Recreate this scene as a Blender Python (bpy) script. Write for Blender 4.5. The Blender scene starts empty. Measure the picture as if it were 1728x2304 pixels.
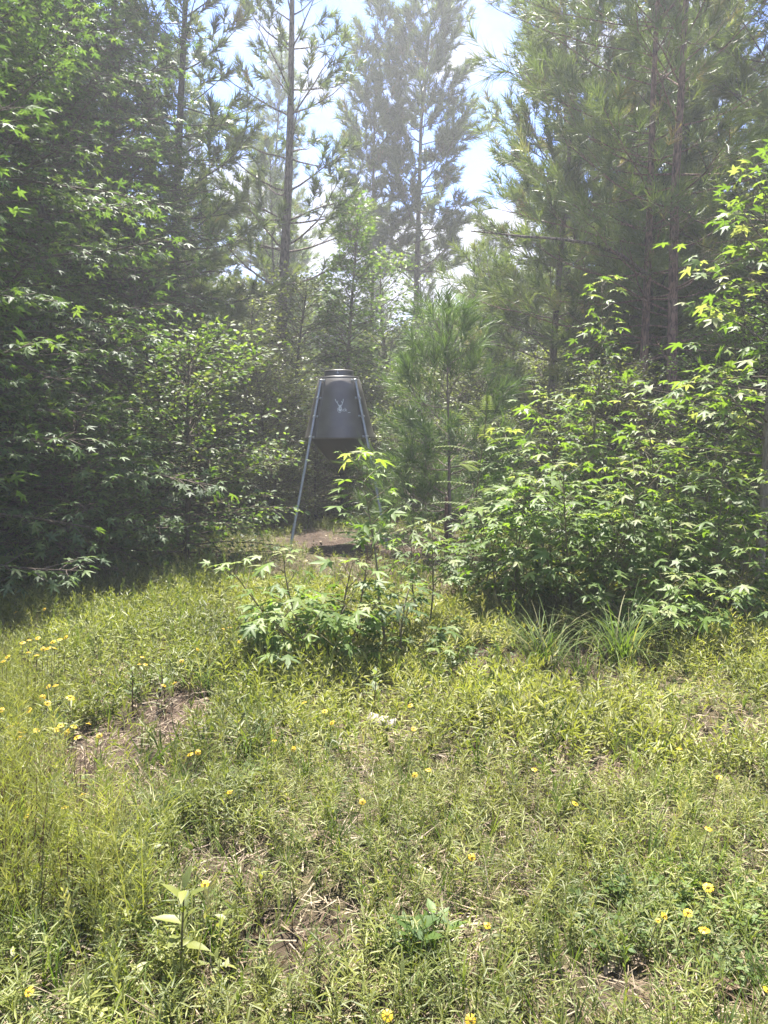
import bpy, math
import numpy as np
from mathutils import Vector, Matrix

# ------------------------------------------------------------------ camera, world, sun
scene = bpy.context.scene
COL = scene.collection
R = math.radians
CAM_Z, PITCH, FOC = 1.6, R(5.9), 1664.0
cam_d = bpy.data.cameras.new('camera'); cam = bpy.data.objects.new('camera', cam_d); COL.objects.link(cam)
cam.location = (0, 0, CAM_Z); cam.rotation_euler = (R(90) - PITCH, 0, 0)
cam_d.sensor_fit = 'VERTICAL'; cam_d.sensor_height = 36; cam_d.lens = 26; cam_d.clip_start = 0.05; cam_d.clip_end = 900
scene.camera = cam

SUN_EL, SUN_AZ = 66.0, -6.0          # degrees; azimuth from +Y, positive to the right
world = bpy.data.worlds.new('World'); scene.world = world; world.use_nodes = True
wn, wl = world.node_tree.nodes, world.node_tree.links
wn.clear()
out = wn.new('ShaderNodeOutputWorld'); bg = wn.new('ShaderNodeBackground'); sky = wn.new('ShaderNodeTexSky')
sky.sky_type = 'NISHITA'; sky.sun_disc = False; sky.sun_elevation = R(SUN_EL); sky.sun_rotation = R(SUN_AZ)
sky.air_density = 1.0; sky.dust_density = 0.6; sky.ozone_density = 1.2
tc = wn.new('ShaderNodeTexCoord'); mp = wn.new('ShaderNodeMapping'); mp.inputs['Scale'].default_value = (1, 1, 1.7)
mp.inputs['Location'].default_value = (0.35, 0.1, 0.34)
nz = wn.new('ShaderNodeTexNoise'); nz.inputs['Scale'].default_value = 4.2; nz.inputs['Detail'].default_value = 8; nz.inputs['Roughness'].default_value = 0.52
rp = wn.new('ShaderNodeValToRGB'); rp.color_ramp.elements[0].position = 0.45; rp.color_ramp.elements[1].position = 0.56
rp.color_ramp.elements[0].color = (0, 0, 0, 1)
mx = wn.new('ShaderNodeMix'); mx.data_type = 'RGBA'
nz2 = wn.new('ShaderNodeTexNoise'); nz2.inputs['Scale'].default_value = 11; nz2.inputs['Detail'].default_value = 6
cr = wn.new('ShaderNodeValToRGB'); cr.color_ramp.elements[0].color = (1.3, 1.4, 1.9, 1); cr.color_ramp.elements[1].color = (2.1, 2.1, 2.35, 1)
cr.color_ramp.elements[0].position = 0.35; cr.color_ramp.elements[1].position = 0.65
wl.new(tc.outputs['Generated'], mp.inputs['Vector']); wl.new(mp.outputs[0], nz.inputs['Vector']); wl.new(mp.outputs[0], nz2.inputs['Vector'])
wl.new(nz.outputs['Fac'], rp.inputs['Fac']); wl.new(nz2.outputs['Fac'], cr.inputs['Fac'])
wl.new(rp.outputs['Color'], mx.inputs[0]); tn = wn.new('ShaderNodeMix'); tn.data_type = 'RGBA'; tn.blend_type = 'MULTIPLY'; tn.inputs[0].default_value = 1; tn.inputs[7].default_value = (.38, .50, .86, 1); wl.new(sky.outputs[0], tn.inputs[6]); wl.new(tn.outputs[2], mx.inputs[6]); wl.new(cr.outputs['Color'], mx.inputs[7])
wl.new(mx.outputs[2], bg.inputs['Color']); bg.inputs['Strength'].default_value = 0.10
wl.new(bg.outputs[0], out.inputs['Surface'])

sd = bpy.data.lights.new('sun', 'SUN'); sun = bpy.data.objects.new('sun', sd); COL.objects.link(sun)
sd.energy = 4.4; sd.angle = R(0.6); sd.color = (1.0, 0.95, 0.86)
dsun = Vector((math.sin(R(SUN_AZ)) * math.cos(R(SUN_EL)), math.cos(R(SUN_AZ)) * math.cos(R(SUN_EL)), math.sin(R(SUN_EL))))
sun.rotation_euler = dsun.to_track_quat('Z', 'Y').to_euler()
vs = scene.view_settings
vs.view_transform = 'Standard'; vs.look = 'None'; vs.gamma = 1.0; vs.use_curve_mapping = False; vs.exposure = 2.35
HAZE = 0.0034
cy = scene.cycles
cy.max_bounces = 8; cy.diffuse_bounces = 5; cy.glossy_bounces = 2; cy.transmission_bounces = 5; cy.volume_bounces = 0
cy.transparent_max_bounces = 8; cy.use_denoising = True; cy.use_adaptive_sampling = True; cy.adaptive_threshold = 0.02
cy.sample_clamp_indirect = 4

# ------------------------------------------------------------------ helpers
def ray(u, v):
    x, y = (u - 864) / FOC, (1152 - v) / FOC
    return np.array([x, math.cos(PITCH) + y * math.sin(PITCH), -math.sin(PITCH) + y * math.cos(PITCH)])
def P(u, v, d):                       # photograph pixel at distance d -> place in the clearing
    r = ray(u, v); return np.array([0, 0, CAM_Z]) + r * (d / r[1])
def G(u, v, z=0.0):
    r = ray(u, v); return np.array([0, 0, CAM_Z]) + r * ((z - CAM_Z) / r[2])
def gz(x, y):
    flat = 1 - np.exp(-((x + .3) ** 2 + (y - 10.4) ** 2) / 5)
    return flat * (0.035 * np.sin(1.3 * x + 0.7 * y) + 0.03 * np.sin(2.1 * y - 0.9 * x + 1.0) + 0.018 * np.sin(4.3 * x + 3.1 * y))

def vnoise(x, y, f, seed):            # cheap smooth value noise in 0..1
    g = np.random.default_rng(seed).random((64, 64))
    X, Y = np.asarray(x) * f + 1000, np.asarray(y) * f + 1000
    i, j = np.floor(X).astype(int), np.floor(Y).astype(int); a, b = X - i, Y - j
    a = a * a * (3 - 2 * a); b = b * b * (3 - 2 * b); i0, j0, i1, j1 = i % 64, j % 64, (i + 1) % 64, (j + 1) % 64
    return (g[i0, j0] * (1 - a) + g[i1, j0] * a) * (1 - b) + (g[i0, j1] * (1 - a) + g[i1, j1] * a) * b

def make_mesh(name, V, F, tint, mats, smooth=False, midx=None):
    me = bpy.data.meshes.new(name)
    V = np.asarray(V, np.float32); F = np.asarray(F, np.int32)
    me.vertices.add(len(V)); me.vertices.foreach_set('co', V.ravel())
    me.loops.add(F.size); me.loops.foreach_set('vertex_index', F.ravel())
    k = F.shape[1]
    me.polygons.add(len(F)); me.polygons.foreach_set('loop_start', np.arange(0, F.size, k, dtype=np.int32))
    me.polygons.foreach_set('loop_total', np.full(len(F), k, np.int32))
    if smooth: me.polygons.foreach_set('use_smooth', np.ones(len(F), bool))
    for m in mats: me.materials.append(m)
    if midx is not None: me.polygons.foreach_set('material_index', np.asarray(midx, np.int32))
    at = me.attributes.new('tint', 'FLOAT', 'POINT'); at.data.foreach_set('value', np.asarray(tint, np.float32))
    me.update()
    return me

class Geo:
    def __init__(s): s.V, s.F, s.T, s.M, s.n = [], [], [], [], 0
    def add(s, V, F, tint=0.5, m=0):
        V = np.asarray(V, float); F = np.asarray(F, int)
        s.V.append(V); s.F.append(F + s.n); s.n += len(V); s.M.append(np.full(len(F), m))
        s.T.append(np.full(len(V), tint) if np.isscalar(tint) else np.asarray(tint))
    def tube(s, path, rad, sides=6, tint=0.5, m=0):
        path = np.asarray(path, float); k = len(path)
        rad = np.full(k, rad) if np.isscalar(rad) else np.asarray(rad)
        t = np.gradient(path, axis=0); t /= np.linalg.norm(t, axis=1)[:, None] + 1e-9
        ref = np.array([1, 0, 0]) if abs(t[0][2]) > 0.8 else np.array([0, 0, 1.0])
        a = np.cross(t, ref); a /= np.linalg.norm(a, axis=1)[:, None] + 1e-9; b = np.cross(t, a)
        th = np.arange(sides) * 2 * math.pi / sides
        ring = a[:, None] * np.cos(th)[None, :, None] + b[:, None] * np.sin(th)[None, :, None]
        V = (path[:, None] + ring * rad[:, None, None]).reshape(-1, 3)
        i = np.arange(k - 1)[:, None] * sides; j = np.arange(sides)[None]; j2 = (j + 1) % sides
        A, B, C, D = i + j, i + j2, i + sides + j2, i + sides + j
        F = np.concatenate([np.stack([A, B, C], -1).reshape(-1, 3), np.stack([A, C, D], -1).reshape(-1, 3)])
        s.add(V, F, tint, m)
    def scatter(s, tm, pos, Rm, sc, tint, m=0):
        tv, tf = tm; n = len(pos)
        if n == 0: return
        sc = np.asarray(sc, float)
        sc = sc.reshape(n, 1, 1) if sc.size == n else np.full((n, 1, 1), float(sc))
        V = np.asarray(pos)[:, None] + sc * np.einsum('nij,kj->nki', Rm, tv)
        F = tf[None] + (np.arange(n) * len(tv))[:, None, None]
        T = np.repeat(np.broadcast_to(np.asarray(tint, float), (n,)), len(tv))
        s.add(V.reshape(-1, 3), F.reshape(-1, 3), T, m)
    def mesh(s, name, mats, smooth=False):
        return make_mesh(name, np.concatenate(s.V), np.concatenate(s.F), np.concatenate(s.T), mats, smooth, np.concatenate(s.M) if len(mats) > 1 else None)
    def build(s, name, mats, parent=None, smooth=False, kind=None):
        if not s.V: return None
        if not isinstance(mats, (list, tuple)): mats = [mats]
        o = bpy.data.objects.new(name, s.mesh(name, mats, smooth)); COL.objects.link(o); o.parent = parent
        if kind: o['kind'] = kind
        return o

def tag(o, label, cat, group=None, kind=None):
    if label: o['label'] = label
    if cat: o['category'] = cat
    if group: o['group'] = group
    if kind: o['kind'] = kind
    return o
def thing(name, loc, label, cat, group=None):
    o = bpy.data.objects.new(name, None); COL.objects.link(o); o.location = loc; o.empty_display_size = 0.1
    return tag(o, label, cat, group)
def copy_tree(o, parent=None):
    c = o.copy(); COL.objects.link(c); c.parent = parent
    for ch in list(o.children): copy_tree(ch, c)
    return c
def norm(a): return a / (np.linalg.norm(a, axis=-1, keepdims=True) + 1e-9)
def frames(d, n):                     # leaf axis d, leaf normal about n
    d = norm(np.atleast_2d(d)); x = norm(np.cross(d, np.atleast_2d(n))); z = np.cross(x, d)
    return np.stack([x, d, z], -1)
def rot_axis(v, ax, a):
    ax = ax / np.linalg.norm(ax); return v * math.cos(a) + np.cross(ax, v) * math.sin(a) + ax * np.dot(ax, v) * (1 - math.cos(a))

# ------------------------------------------------------------------ materials
def leaf_mat(name, cols, trans=0.4, rough=0.42, tcol=(1.25, 1.3, 0.55), spec=0.5):
    m = bpy.data.materials.new(name); m.use_nodes = True; n, l = m.node_tree.nodes, m.node_tree.links; n.clear()
    o = n.new('ShaderNodeOutputMaterial'); p = n.new('ShaderNodeBsdfPrincipled'); t = n.new('ShaderNodeBsdfTranslucent'); mix = n.new('ShaderNodeMixShader')
    a = n.new('ShaderNodeAttribute'); a.attribute_name = 'tint'
    r = n.new('ShaderNodeValToRGB'); el = r.color_ramp.elements
    while len(el) < len(cols): el.new(0.5)
    for i, c in enumerate(cols): el[i].position = i / (len(cols) - 1); el[i].color = (*c, 1)
    g = n.new('ShaderNodeNewGeometry'); nz = n.new('ShaderNodeTexNoise'); nz.inputs['Scale'].default_value = 1.3; nz.inputs['Detail'].default_value = 2
    mul = n.new('ShaderNodeMix'); mul.data_type = 'RGBA'; mul.blend_type = 'MULTIPLY'; mul.inputs[0].default_value = 1
    mr = n.new('ShaderNodeMapRange'); mr.inputs['From Min'].default_value = 0.3; mr.inputs['From Max'].default_value = 0.7; mr.inputs['To Min'].default_value = 0.75; mr.inputs['To Max'].default_value = 1.2
    l.new(g.outputs['Position'], nz.inputs['Vector']); l.new(nz.outputs['Fac'], mr.inputs['Value'])
    l.new(a.outputs['Fac'], r.inputs['Fac']); l.new(r.outputs['Color'], mul.inputs[6]); l.new(mr.outputs[0], mul.inputs[7])
    m2 = n.new('ShaderNodeMix'); m2.data_type = 'RGBA'; m2.blend_type = 'MULTIPLY'; m2.inputs[0].default_value = 1; m2.clamp_result = False
    m2.inputs[7].default_value = (*tcol, 1)
    l.new(mul.outputs[2], m2.inputs[6]); l.new(mul.outputs[2], p.inputs['Base Color']); l.new(m2.outputs[2], t.inputs['Color'])
    p.inputs['Roughness'].default_value = rough; p.inputs['Specular IOR Level'].default_value = spec
    mix.inputs[0].default_value = trans
    l.new(p.outputs[0], mix.inputs[1]); l.new(t.outputs[0], mix.inputs[2]); l.new(mix.outputs[0], o.inputs['Surface'])
    return m

def bark_mat(name, c1, c2, scale=9, bump=0.6):
    m = bpy.data.materials.new(name); m.use_nodes = True; n, l = m.node_tree.nodes, m.node_tree.links
    p = n['Principled BSDF']; p.inputs['Roughness'].default_value = 0.9
    tc = n.new('ShaderNodeTexCoord'); mp = n.new('ShaderNodeMapping'); mp.inputs['Scale'].default_value = (1, 1, 0.28)
    v = n.new('ShaderNodeTexVoronoi'); v.feature = 'DISTANCE_TO_EDGE'; v.inputs['Scale'].default_value = scale
    z = n.new('ShaderNodeTexNoise'); z.inputs['Scale'].default_value = scale * 2.2; z.inputs['Detail'].default_value = 6
    l.new(tc.outputs['Object'], mp.inputs['Vector']); l.new(mp.outputs[0], z.inputs['Vector'])
    ad = n.new('ShaderNodeMixRGB'); ad.inputs[0].default_value = 0.12; l.new(mp.outputs[0], ad.inputs[1]); l.new(z.outputs['Color'], ad.inputs[2]); l.new(ad.outputs[0], v.inputs['Vector'])
    mul = n.new('ShaderNodeMath'); mul.operation = 'MULTIPLY_ADD'; mul.inputs[1].default_value = 1.6; l.new(v.outputs['Distance'], mul.inputs[0]); l.new(z.outputs['Fac'], mul.inputs[2])
    r = n.new('ShaderNodeValToRGB'); r.color_ramp.elements[0].position = 0.38; r.color_ramp.elements[1].position = 0.85
    r.color_ramp.elements[0].color = (*c1, 1); r.color_ramp.elements[1].color = (*c2, 1)
    l.new(mul.outputs[0], r.inputs['Fac']); l.new(r.outputs['Color'], p.inputs['Base Color'])
    b = n.new('ShaderNodeBump'); b.inputs['Strength'].default_value = bump; b.inputs['Distance'].default_value = 0.02
    l.new(mul.outputs[0], b.inputs['Height']); l.new(b.outputs[0], p.inputs['Normal'])
    return m

def plain_mat(name, col, rough=0.6, metal=0.0, var=0.25, nscale=12, bump=0.0, spec=0.5):
    m = bpy.data.materials.new(name); m.use_nodes = True; n, l = m.node_tree.nodes, m.node_tree.links
    p = n['Principled BSDF']; p.inputs['Roughness'].default_value = rough; p.inputs['Metallic'].default_value = metal; p.inputs['Specular IOR Level'].default_value = spec
    tc = n.new('ShaderNodeTexCoord'); z = n.new('ShaderNodeTexNoise'); z.inputs['Scale'].default_value = nscale; z.inputs['Detail'].default_value = 7
    r = n.new('ShaderNodeValToRGB'); r.color_ramp.elements[0].position = 0.3; r.color_ramp.elements[1].position = 0.7
    r.color_ramp.elements[0].color = (*[c * (1 - var) for c in col], 1); r.color_ramp.elements[1].color = (*[c * (1 + var) for c in col], 1)
    l.new(tc.outputs['Object'], z.inputs['Vector']); l.new(z.outputs['Fac'], r.inputs['Fac']); l.new(r.outputs['Color'], p.inputs['Base Color'])
    if bump:
        b = n.new('ShaderNodeBump'); b.inputs['Strength'].default_value = bump; b.inputs['Distance'].default_value = 0.01
        l.new(z.outputs['Fac'], b.inputs['Height']); l.new(b.outputs[0], p.inputs['Normal'])
    return m

M = {}
M['gum'] = leaf_mat('sweetgum_leaf', [(0.045, 0.085, 0.024), (0.075, 0.13, 0.03), (0.115, 0.18, 0.036), (0.18, 0.23, 0.07)], 0.5, 0.52, spec=.4)
M['gum_young'] = leaf_mat('young_gum_leaf', [(0.075, 0.13, 0.026), (0.115, 0.185, 0.034), (0.16, 0.23, 0.045), (0.29, 0.30, 0.15)], 0.52, 0.52, spec=.4)
M['shade'] = leaf_mat('shade_leaf', [(0.04, 0.078, 0.026), (0.062, 0.112, 0.033), (0.09, 0.15, 0.04), (0.13, 0.19, 0.05)], 0.5, 0.55, spec=.4)  # darker copy of the gum greens, with shade put into the colour
M['small'] = leaf_mat('small_leaf', [(0.045, 0.085, 0.024), (0.075, 0.13, 0.032), (0.12, 0.18, 0.04), (0.18, 0.24, 0.06)], 0.5, 0.58)
M['brush'] = leaf_mat('brushy_leaf', [(0.06, 0.08, 0.032), (0.10, 0.125, 0.045), (0.15, 0.18, 0.06), (0.22, 0.25, 0.10)], 0.48, 0.5)
M['fresh'] = leaf_mat('fresh_leaf', [(0.07, 0.13, 0.02), (0.11, 0.19, 0.03), (0.16, 0.24, 0.04)], 0.5, 0.45)
M['needle'] = leaf_mat('pine_needle', [(0.07, 0.105, 0.036), (0.11, 0.155, 0.048), (0.165, 0.205, 0.065), (0.23, 0.18, 0.09)], 0.42, 0.45, (1.2, 1.25, 0.6))
M['needle_young'] = leaf_mat('young_pine_needle', [(0.06, 0.105, 0.034), (0.09, 0.145, 0.045), (0.13, 0.19, 0.06)], 0.4, 0.5, (1.2, 1.25, 0.6))
M['weed'] = leaf_mat('weed_leaf', [(0.10, 0.125, 0.034), (0.17, 0.19, 0.045), (0.235, 0.25, 0.06), (0.31, 0.30, 0.12)], 0.42, 0.5, (1.2, 1.25, 0.5))
M['grass'] = leaf_mat('grass_blade', [(0.06, 0.10, 0.025), (0.10, 0.15, 0.035), (0.17, 0.21, 0.06), (0.26, 0.24, 0.12)], 0.42, 0.62, (1.2, 1.25, 0.5), .2)
M['straw'] = leaf_mat('dry_straw', [(0.09, 0.055, 0.033), (0.17, 0.12, 0.075), (0.28, 0.22, 0.14), (0.38, 0.32, 0.22)], 0.15, 0.6, (1, 0.95, 0.8), 0.3)
M['glaucous'] = leaf_mat('blue_green_leaf', [(0.09, 0.13, 0.05), (0.14, 0.18, 0.07), (0.19, 0.23, 0.10)], 0.45, 0.55)
M['twig'] = bark_mat('twig_bark', (0.035, 0.026, 0.018), (0.10, 0.075, 0.05), 30, 0.3)
M['stem'] = plain_mat('green_stem', (0.10, 0.085, 0.035), 0.6, 0, 0.3, 20)
M['redstem'] = plain_mat('reddish_stem', (0.10, 0.05, 0.03), 0.6, 0, 0.3, 20)
M['pine'] = bark_mat('pine_bark', (0.03, 0.022, 0.018), (0.20, 0.155, 0.125), 11, 1.0)
M['pine_red'] = bark_mat('red_pine_bark', (0.035, 0.024, 0.018), (0.24, 0.145, 0.10), 14, 1.0)
M['smooth'] = bark_mat('smooth_bark', (0.10, 0.085, 0.05), (0.19, 0.165, 0.11), 16, 0.25)
M['dark'] = bark_mat('dark_bark', (0.02, 0.017, 0.013), (0.08, 0.065, 0.05), 12, 0.8)

# ------------------------------------------------------------------ leaf templates (axis +Y, normal +Z, length 1)
def T(v, f): return (np.array(v, float), np.array(f, int))
def star(hi=True, droop=0.16, seed=0, narrow=1.0):
    rng = np.random.default_rng(seed)
    ang = np.radians([-118, -56, 0, 56, 118]) + rng.normal(0, 0.06, 5)
    ln = np.array([0.44, 0.62, 0.72, 0.62, 0.44]) * rng.uniform(0.92, 1.08, 5)
    c = np.array([0, 0.26, 0.0]); V = [c, np.array([0, 0, 0.0])]; F = []; rng_i = []
    def pt(a, r, dz=0): return np.array([math.sin(a) * r, 0.26 + math.cos(a) * r, -droop * (r / 0.5) ** 2 * 0.5 + dz])
    ring = [1]
    for i in range(5):
        if i > 0:
            V.append(pt((ang[i] + ang[i - 1]) / 2, 0.15, -0.02)); ring.append(len(V) - 1)
        if hi:
            w = 0.30 * narrow
            V.append(pt(ang[i] - w, ln[i] * 0.52, -0.015)); ring.append(len(V) - 1)
            V.append(pt(ang[i], ln[i])); ring.append(len(V) - 1)
            V.append(pt(ang[i] + w, ln[i] * 0.52, -0.015)); ring.append(len(V) - 1)
        else:
            V.append(pt(ang[i], ln[i])); ring.append(len(V) - 1)
    if not hi:                        # wide low-detail lobes: kite points
        V2 = [c, np.array([0, 0, 0.0])]; F2 = []
        for i in range(5):
            k = len(V2); w = 0.42
            V2 += [pt(ang[i] - w, ln[i] * 0.42), pt(ang[i], ln[i]), pt(ang[i] + w, ln[i] * 0.42)]
            F2 += [(0, k, k + 1), (0, k + 1, k + 2)]
        return T(V2, F2)
    for a, b in zip(ring, ring[1:] + ring[:1]): F.append((0, a, b))
    return T(V, F)
def lance(w=0.16, fold=0.04, droop=0.12):
    return T([(0, 0, 0), (-w, .35, fold), (w, .35, fold), (0, .38, -0.0), (-w * .8, .65, fold - droop * .4), (w * .8, .65, fold - droop * .4), (0, 1, -droop)],
             [(0, 3, 1), (0, 2, 3), (1, 3, 4), (3, 2, 5), (3, 6, 4), (3, 5, 6)])
def diamond(w=0.28): return T([(0, 0, 0), (-w, .45, .06), (w, .45, .06), (0, 1, -.05)], [(0, 3, 1), (0, 2, 3)])
STAR_HI = [star(True, 0.14 + 0.07 * i, i) for i in range(4)]
STAR_LO = [star(False, 0.2, 10 + i) for i in range(2)]
OVAL = T([(0, 0, 0), (-.2, .22, .05), (.2, .22, .05), (-.27, .55, .03), (.27, .55, .03), (0, 1, -.08), (0, .45, 0)],
         [(0, 6, 1), (0, 2, 6), (1, 6, 3), (6, 2, 4), (3, 6, 5), (6, 4, 5)])
LANCE, DIA, NARROW = lance(), diamond(), diamond(0.13)
def needle_tuft(n, seg, w, ln=0.85, seed=0, spread=(22, 70)):
    rng = np.random.default_rng(seed); V, F = [], []
    for i in range(n):
        y = rng.uniform(0, 1.0) ** 0.8; az = rng.uniform(0, 2 * math.pi); op = R(rng.uniform(*spread)) * (1.15 - 0.6 * y)
        d = np.array([math.sin(op) * math.cos(az), math.cos(op), math.sin(op) * math.sin(az)]); L = ln * rng.uniform(0.75, 1.1)
        p0 = np.array([0, y * 0.8, 0]); side = np.cross(d, rng.normal(size=3)); side = side / np.linalg.norm(side) * w
        k = len(V)
        if seg == 1:
            V += [p0 - side, p0 + side, p0 + d * L]; F += [(k, k + 1, k + 2)]
        else:
            mid = p0 + d * L * 0.5; tip = p0 + d * L + np.array([0, -0.02, -0.16 * L])
            V += [p0 - side, p0 + side, mid - side * .8, mid + side * .8, tip]; F += [(k, k + 1, k + 3), (k, k + 3, k + 2), (k + 2, k + 3, k + 4)]
    return T(V, F)
TUFT_NEAR = [needle_tuft(30, 2, 0.017, 1.0, i) for i in range(4)]
TUFT_WIDE = [needle_tuft(34, 1, 0.05, 0.95, 20 + i) for i in range(3)]
TUFT_FAR = [needle_tuft(30, 1, 0.034, 0.95, 10 + i) for i in range(3)]

# ------------------------------------------------------------------ plant builders (arrays only)
def wobble(p0, d, L, k, rng, amp=0.06, up=0.0):
    pts = [np.array(p0, float)]; d = norm(np.array(d, float))
    for i in range(k):
        d = norm(d + rng.normal(0, amp, 3) + np.array([0, 0, up])); pts.append(pts[-1] + d * L / k)
    return np.array(pts)
def interp(path, t):
    s = np.clip(t, 0, 1) * (len(path) - 1); i = min(int(s), len(path) - 2); f = s - i
    return path[i] * (1 - f) + path[i + 1] * f, norm(path[i + 1] - path[i])

def pine(seed, h, r0, cb, spread, tufts=TUFT_FAR, tsc=0.24, path=None, step=0.42, twig=0.24, wide=None, dense=1.0, brown=0.04, top_cut=None, dead=6, mat='pine', prof=None):
    """trunk Geo, branch Geo, needle Geo in local coordinates"""
    rng = np.random.default_rng(seed)
    tr, br, nd = Geo(), Geo(), Geo()
    if path is None:
        path = wobble((0, 0, -0.1), (rng.normal(0, .02), rng.normal(0, .02), 1), h, 9, rng, 0.018)
    k = len(path); zt = np.linspace(0, 1, k)
    fine = np.array([interp(path, t)[0] for t in np.linspace(0, 1, 30)])
    zz = np.linspace(0, 1, 30)
    tr.tube(fine, r0 * (1 - 0.9 * zz ** 1.1) * (1 + 0.02 * rng.normal(size=30)) + 0.3 * r0 * np.exp(-zz * h / 0.5), 10)
    pos, dr, ts, tt = [], [], [], []
    z = cb
    def branch(st, az, e0, L, curve, rad, leafy=True):
        d = np.array([math.cos(az) * math.cos(e0), math.sin(az) * math.cos(e0), math.sin(e0)])
        n = max(4, int(L / 0.35)); bp = wobble(st, d, L, n, rng, 0.09, curve / n)
        br.tube(bp, np.linspace(rad, rad * 0.25, len(bp)), 5)
        if not leafy:
            for q in range(rng.integers(2, 6)):
                p, bd = interp(bp, rng.uniform(.3, .95)); tw = wobble(p, bd + rng.normal(0, .7, 3), rng.uniform(.15, .5), 3, rng, .15)
                br.tube(tw, np.linspace(rad * .3, .002, 4), 3)
            return
        nt = max(3, int(L / twig * dense)); side = 1
        for q in range(nt):
            t = 0.22 + 0.78 * (q + rng.uniform(0, 1)) / nt; p, bd = interp(bp, t); side = -side
            lat = norm(np.cross(bd, [0, 0, 1])) * side
            td = norm(bd * 0.9 + lat * rng.uniform(.3, 1.0) + np.array([0, 0, rng.uniform(-0.05, .6)]))
            tl = (0.2 + 0.32 * L * (1 - t) + rng.uniform(0, .15)); tp = wobble(p, td, tl, 3, rng, .12, .05)
            br.tube(tp, np.linspace(rad * .3 + .002, .003, 4), 3)
            m = max(1, int(tl / (tsc * 0.62) * dense))
            for w in range(m):
                pp, pd = interp(tp, 1 - w * 0.7 / m); pos.append(pp)
                dr.append(norm(pd + rng.normal(0, .42, 3) + (0, 0, .15)) if w else pd); ts.append(tsc * rng.uniform(.8, 1.2))
                tt.append(rng.uniform(.75, 1) if rng.random() < brown else rng.uniform(0.05, .68))
        p, bd = interp(bp, 1.0); pos.append(p); dr.append(bd); ts.append(tsc * 1.1); tt.append(.5)
    for q in range(dead):
        zq = rng.uniform(0.25 * cb, cb * 1.1); p, _ = interp(path, zq / h); branch(p, rng.uniform(0, 6.28), R(rng.uniform(-12, 30)), spread * rng.uniform(.3, .7), rng.uniform(-.1, .3), r0 * .16 + .004, False)
    az = rng.uniform(0, 6.28)
    while z < h - 0.25:
        f = (z - cb) / max(h - cb, .1); pr = (prof(f) if prof else (0.72 + 0.5 * f) * (1 - f) ** 0.62 + .07)
        nb = rng.integers(3, 6)
        for b in range(nb):
            az += 2 * math.pi / nb + rng.normal(0, .35)
            L = spread * pr * rng.uniform(.6, 1.12)
            if wide is not None: L *= wide(az)
            if L < .2: L = .2
            p, _ = interp(path, (z + rng.uniform(-.1, .1)) / h)
            branch(p, az, R(-4 + 52 * f + rng.normal(0, 8)), L, 0.45, r0 * .17 * (1 - .7 * f) + .005)
        z += step * rng.uniform(.75, 1.25)
    p, d = interp(path, 1.0)
    for q in range(3): pos.append(p - (0, 0, .12 * q)); dr.append(norm(d + rng.normal(0, .15, 3))); ts.append(tsc * 1.2); tt.append(.5)
    pos, dr, ts, tt = map(np.array, (pos, dr, ts, tt)); Rm = frames(dr, rng.normal(size=(len(dr), 3)))
    which = rng.integers(0, len(tufts), len(pos))
    for i, tm in enumerate(tufts):
        s = which == i; nd.scatter(tm, pos[s], Rm[s], ts[s], tt[s])
    return tr, br, nd

def spray(bp, rng, twig_l, leaf_gap, leaf_s, acc, geo, rad, tw_step=0.16, hang=0.5, t0=0.25, petiole=0.05):
    """leafy twigs along a limb; leaf placements go to acc (pos, dir, normal, size, tint)"""
    L = np.linalg.norm(np.diff(bp, axis=0), axis=1).sum(); side = 1
    geo.tube(bp, np.linspace(rad, rad * .3, len(bp)), 5)
    for q in range(max(2, int(L * (1 - t0) / tw_step))):
        t = t0 + (1 - t0) * (q + rng.uniform(0, 1)) / max(2, int(L * (1 - t0) / tw_step)); p, bd = interp(bp, t); side = -side
        lat = norm(np.cross(bd, [0, 0, 1])) * side
        td = norm(bd * rng.uniform(.3, 1) + lat * rng.uniform(.4, 1) + np.array([0, 0, rng.uniform(-.3, .45)]))
        tl = twig_l * (1.15 - .6 * t) * rng.uniform(.6, 1.2); tp = wobble(p, td, tl, 3, rng, .12, -.05)
        geo.tube(tp, np.linspace(rad * .3 + .001, .0015, 4), 3)
        m = max(2, int(tl / leaf_gap)); s2 = 1
        for w in range(m):
            pp, pd = interp(tp, 1 - w * .85 / m); s2 = -s2
            la = norm(np.cross(pd, [0, 0, 1])) * s2
            ld = norm(pd * .7 + la * rng.uniform(.2, 1.0) + np.array([0, 0, rng.uniform(-hang, .25)])) if w else norm(pd + (0, 0, -.2))
            nn = norm(np.array([0, 0, 1.0]) + rng.normal(0, .38, 3))
            acc.append((pp + ld * petiole * rng.uniform(.5, 1.2), ld, nn, leaf_s * rng.uniform(.65, 1.15), rng.random()))

def acc_arrays(acc):
    return [np.array([a[i] for a in acc]) for i in range(5)]
def leaf_objects(root, acc, base, meshes, n_obj, lo, mat, rng, keep=None):
    """nearest n_obj leaves become parts of their own, the rest one mass"""
    pos, d, nn, s, t = acc_arrays(acc); Fm = frames(d, nn)
    dist = np.linalg.norm(pos + np.array(base) - np.array([0, 0, 1.6]), axis=1)
    order = np.argsort(dist); near, far = order[:n_obj], order[n_obj:]
    for i in near:
        me = meshes[rng.integers(0, len(meshes))][int(min(t[i], .999) * 5)]
        o = bpy.data.objects.new('leaf', me); COL.objects.link(o); o.parent = root
        Mx = Matrix([[*(Fm[i][r] * s[i]), pos[i][r]] for r in range(3)] + [[0, 0, 0, 1]])
        o.matrix_local = Mx
    if len(far):
        g = Geo(); wh = rng.integers(0, len(lo), len(far))
        for k, tm in enumerate(lo):
            f = far[wh == k]; g.scatter(tm, pos[f], Fm[f], s[f], t[f])
        g.build('foliage', mat, root, kind='stuff')
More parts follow.
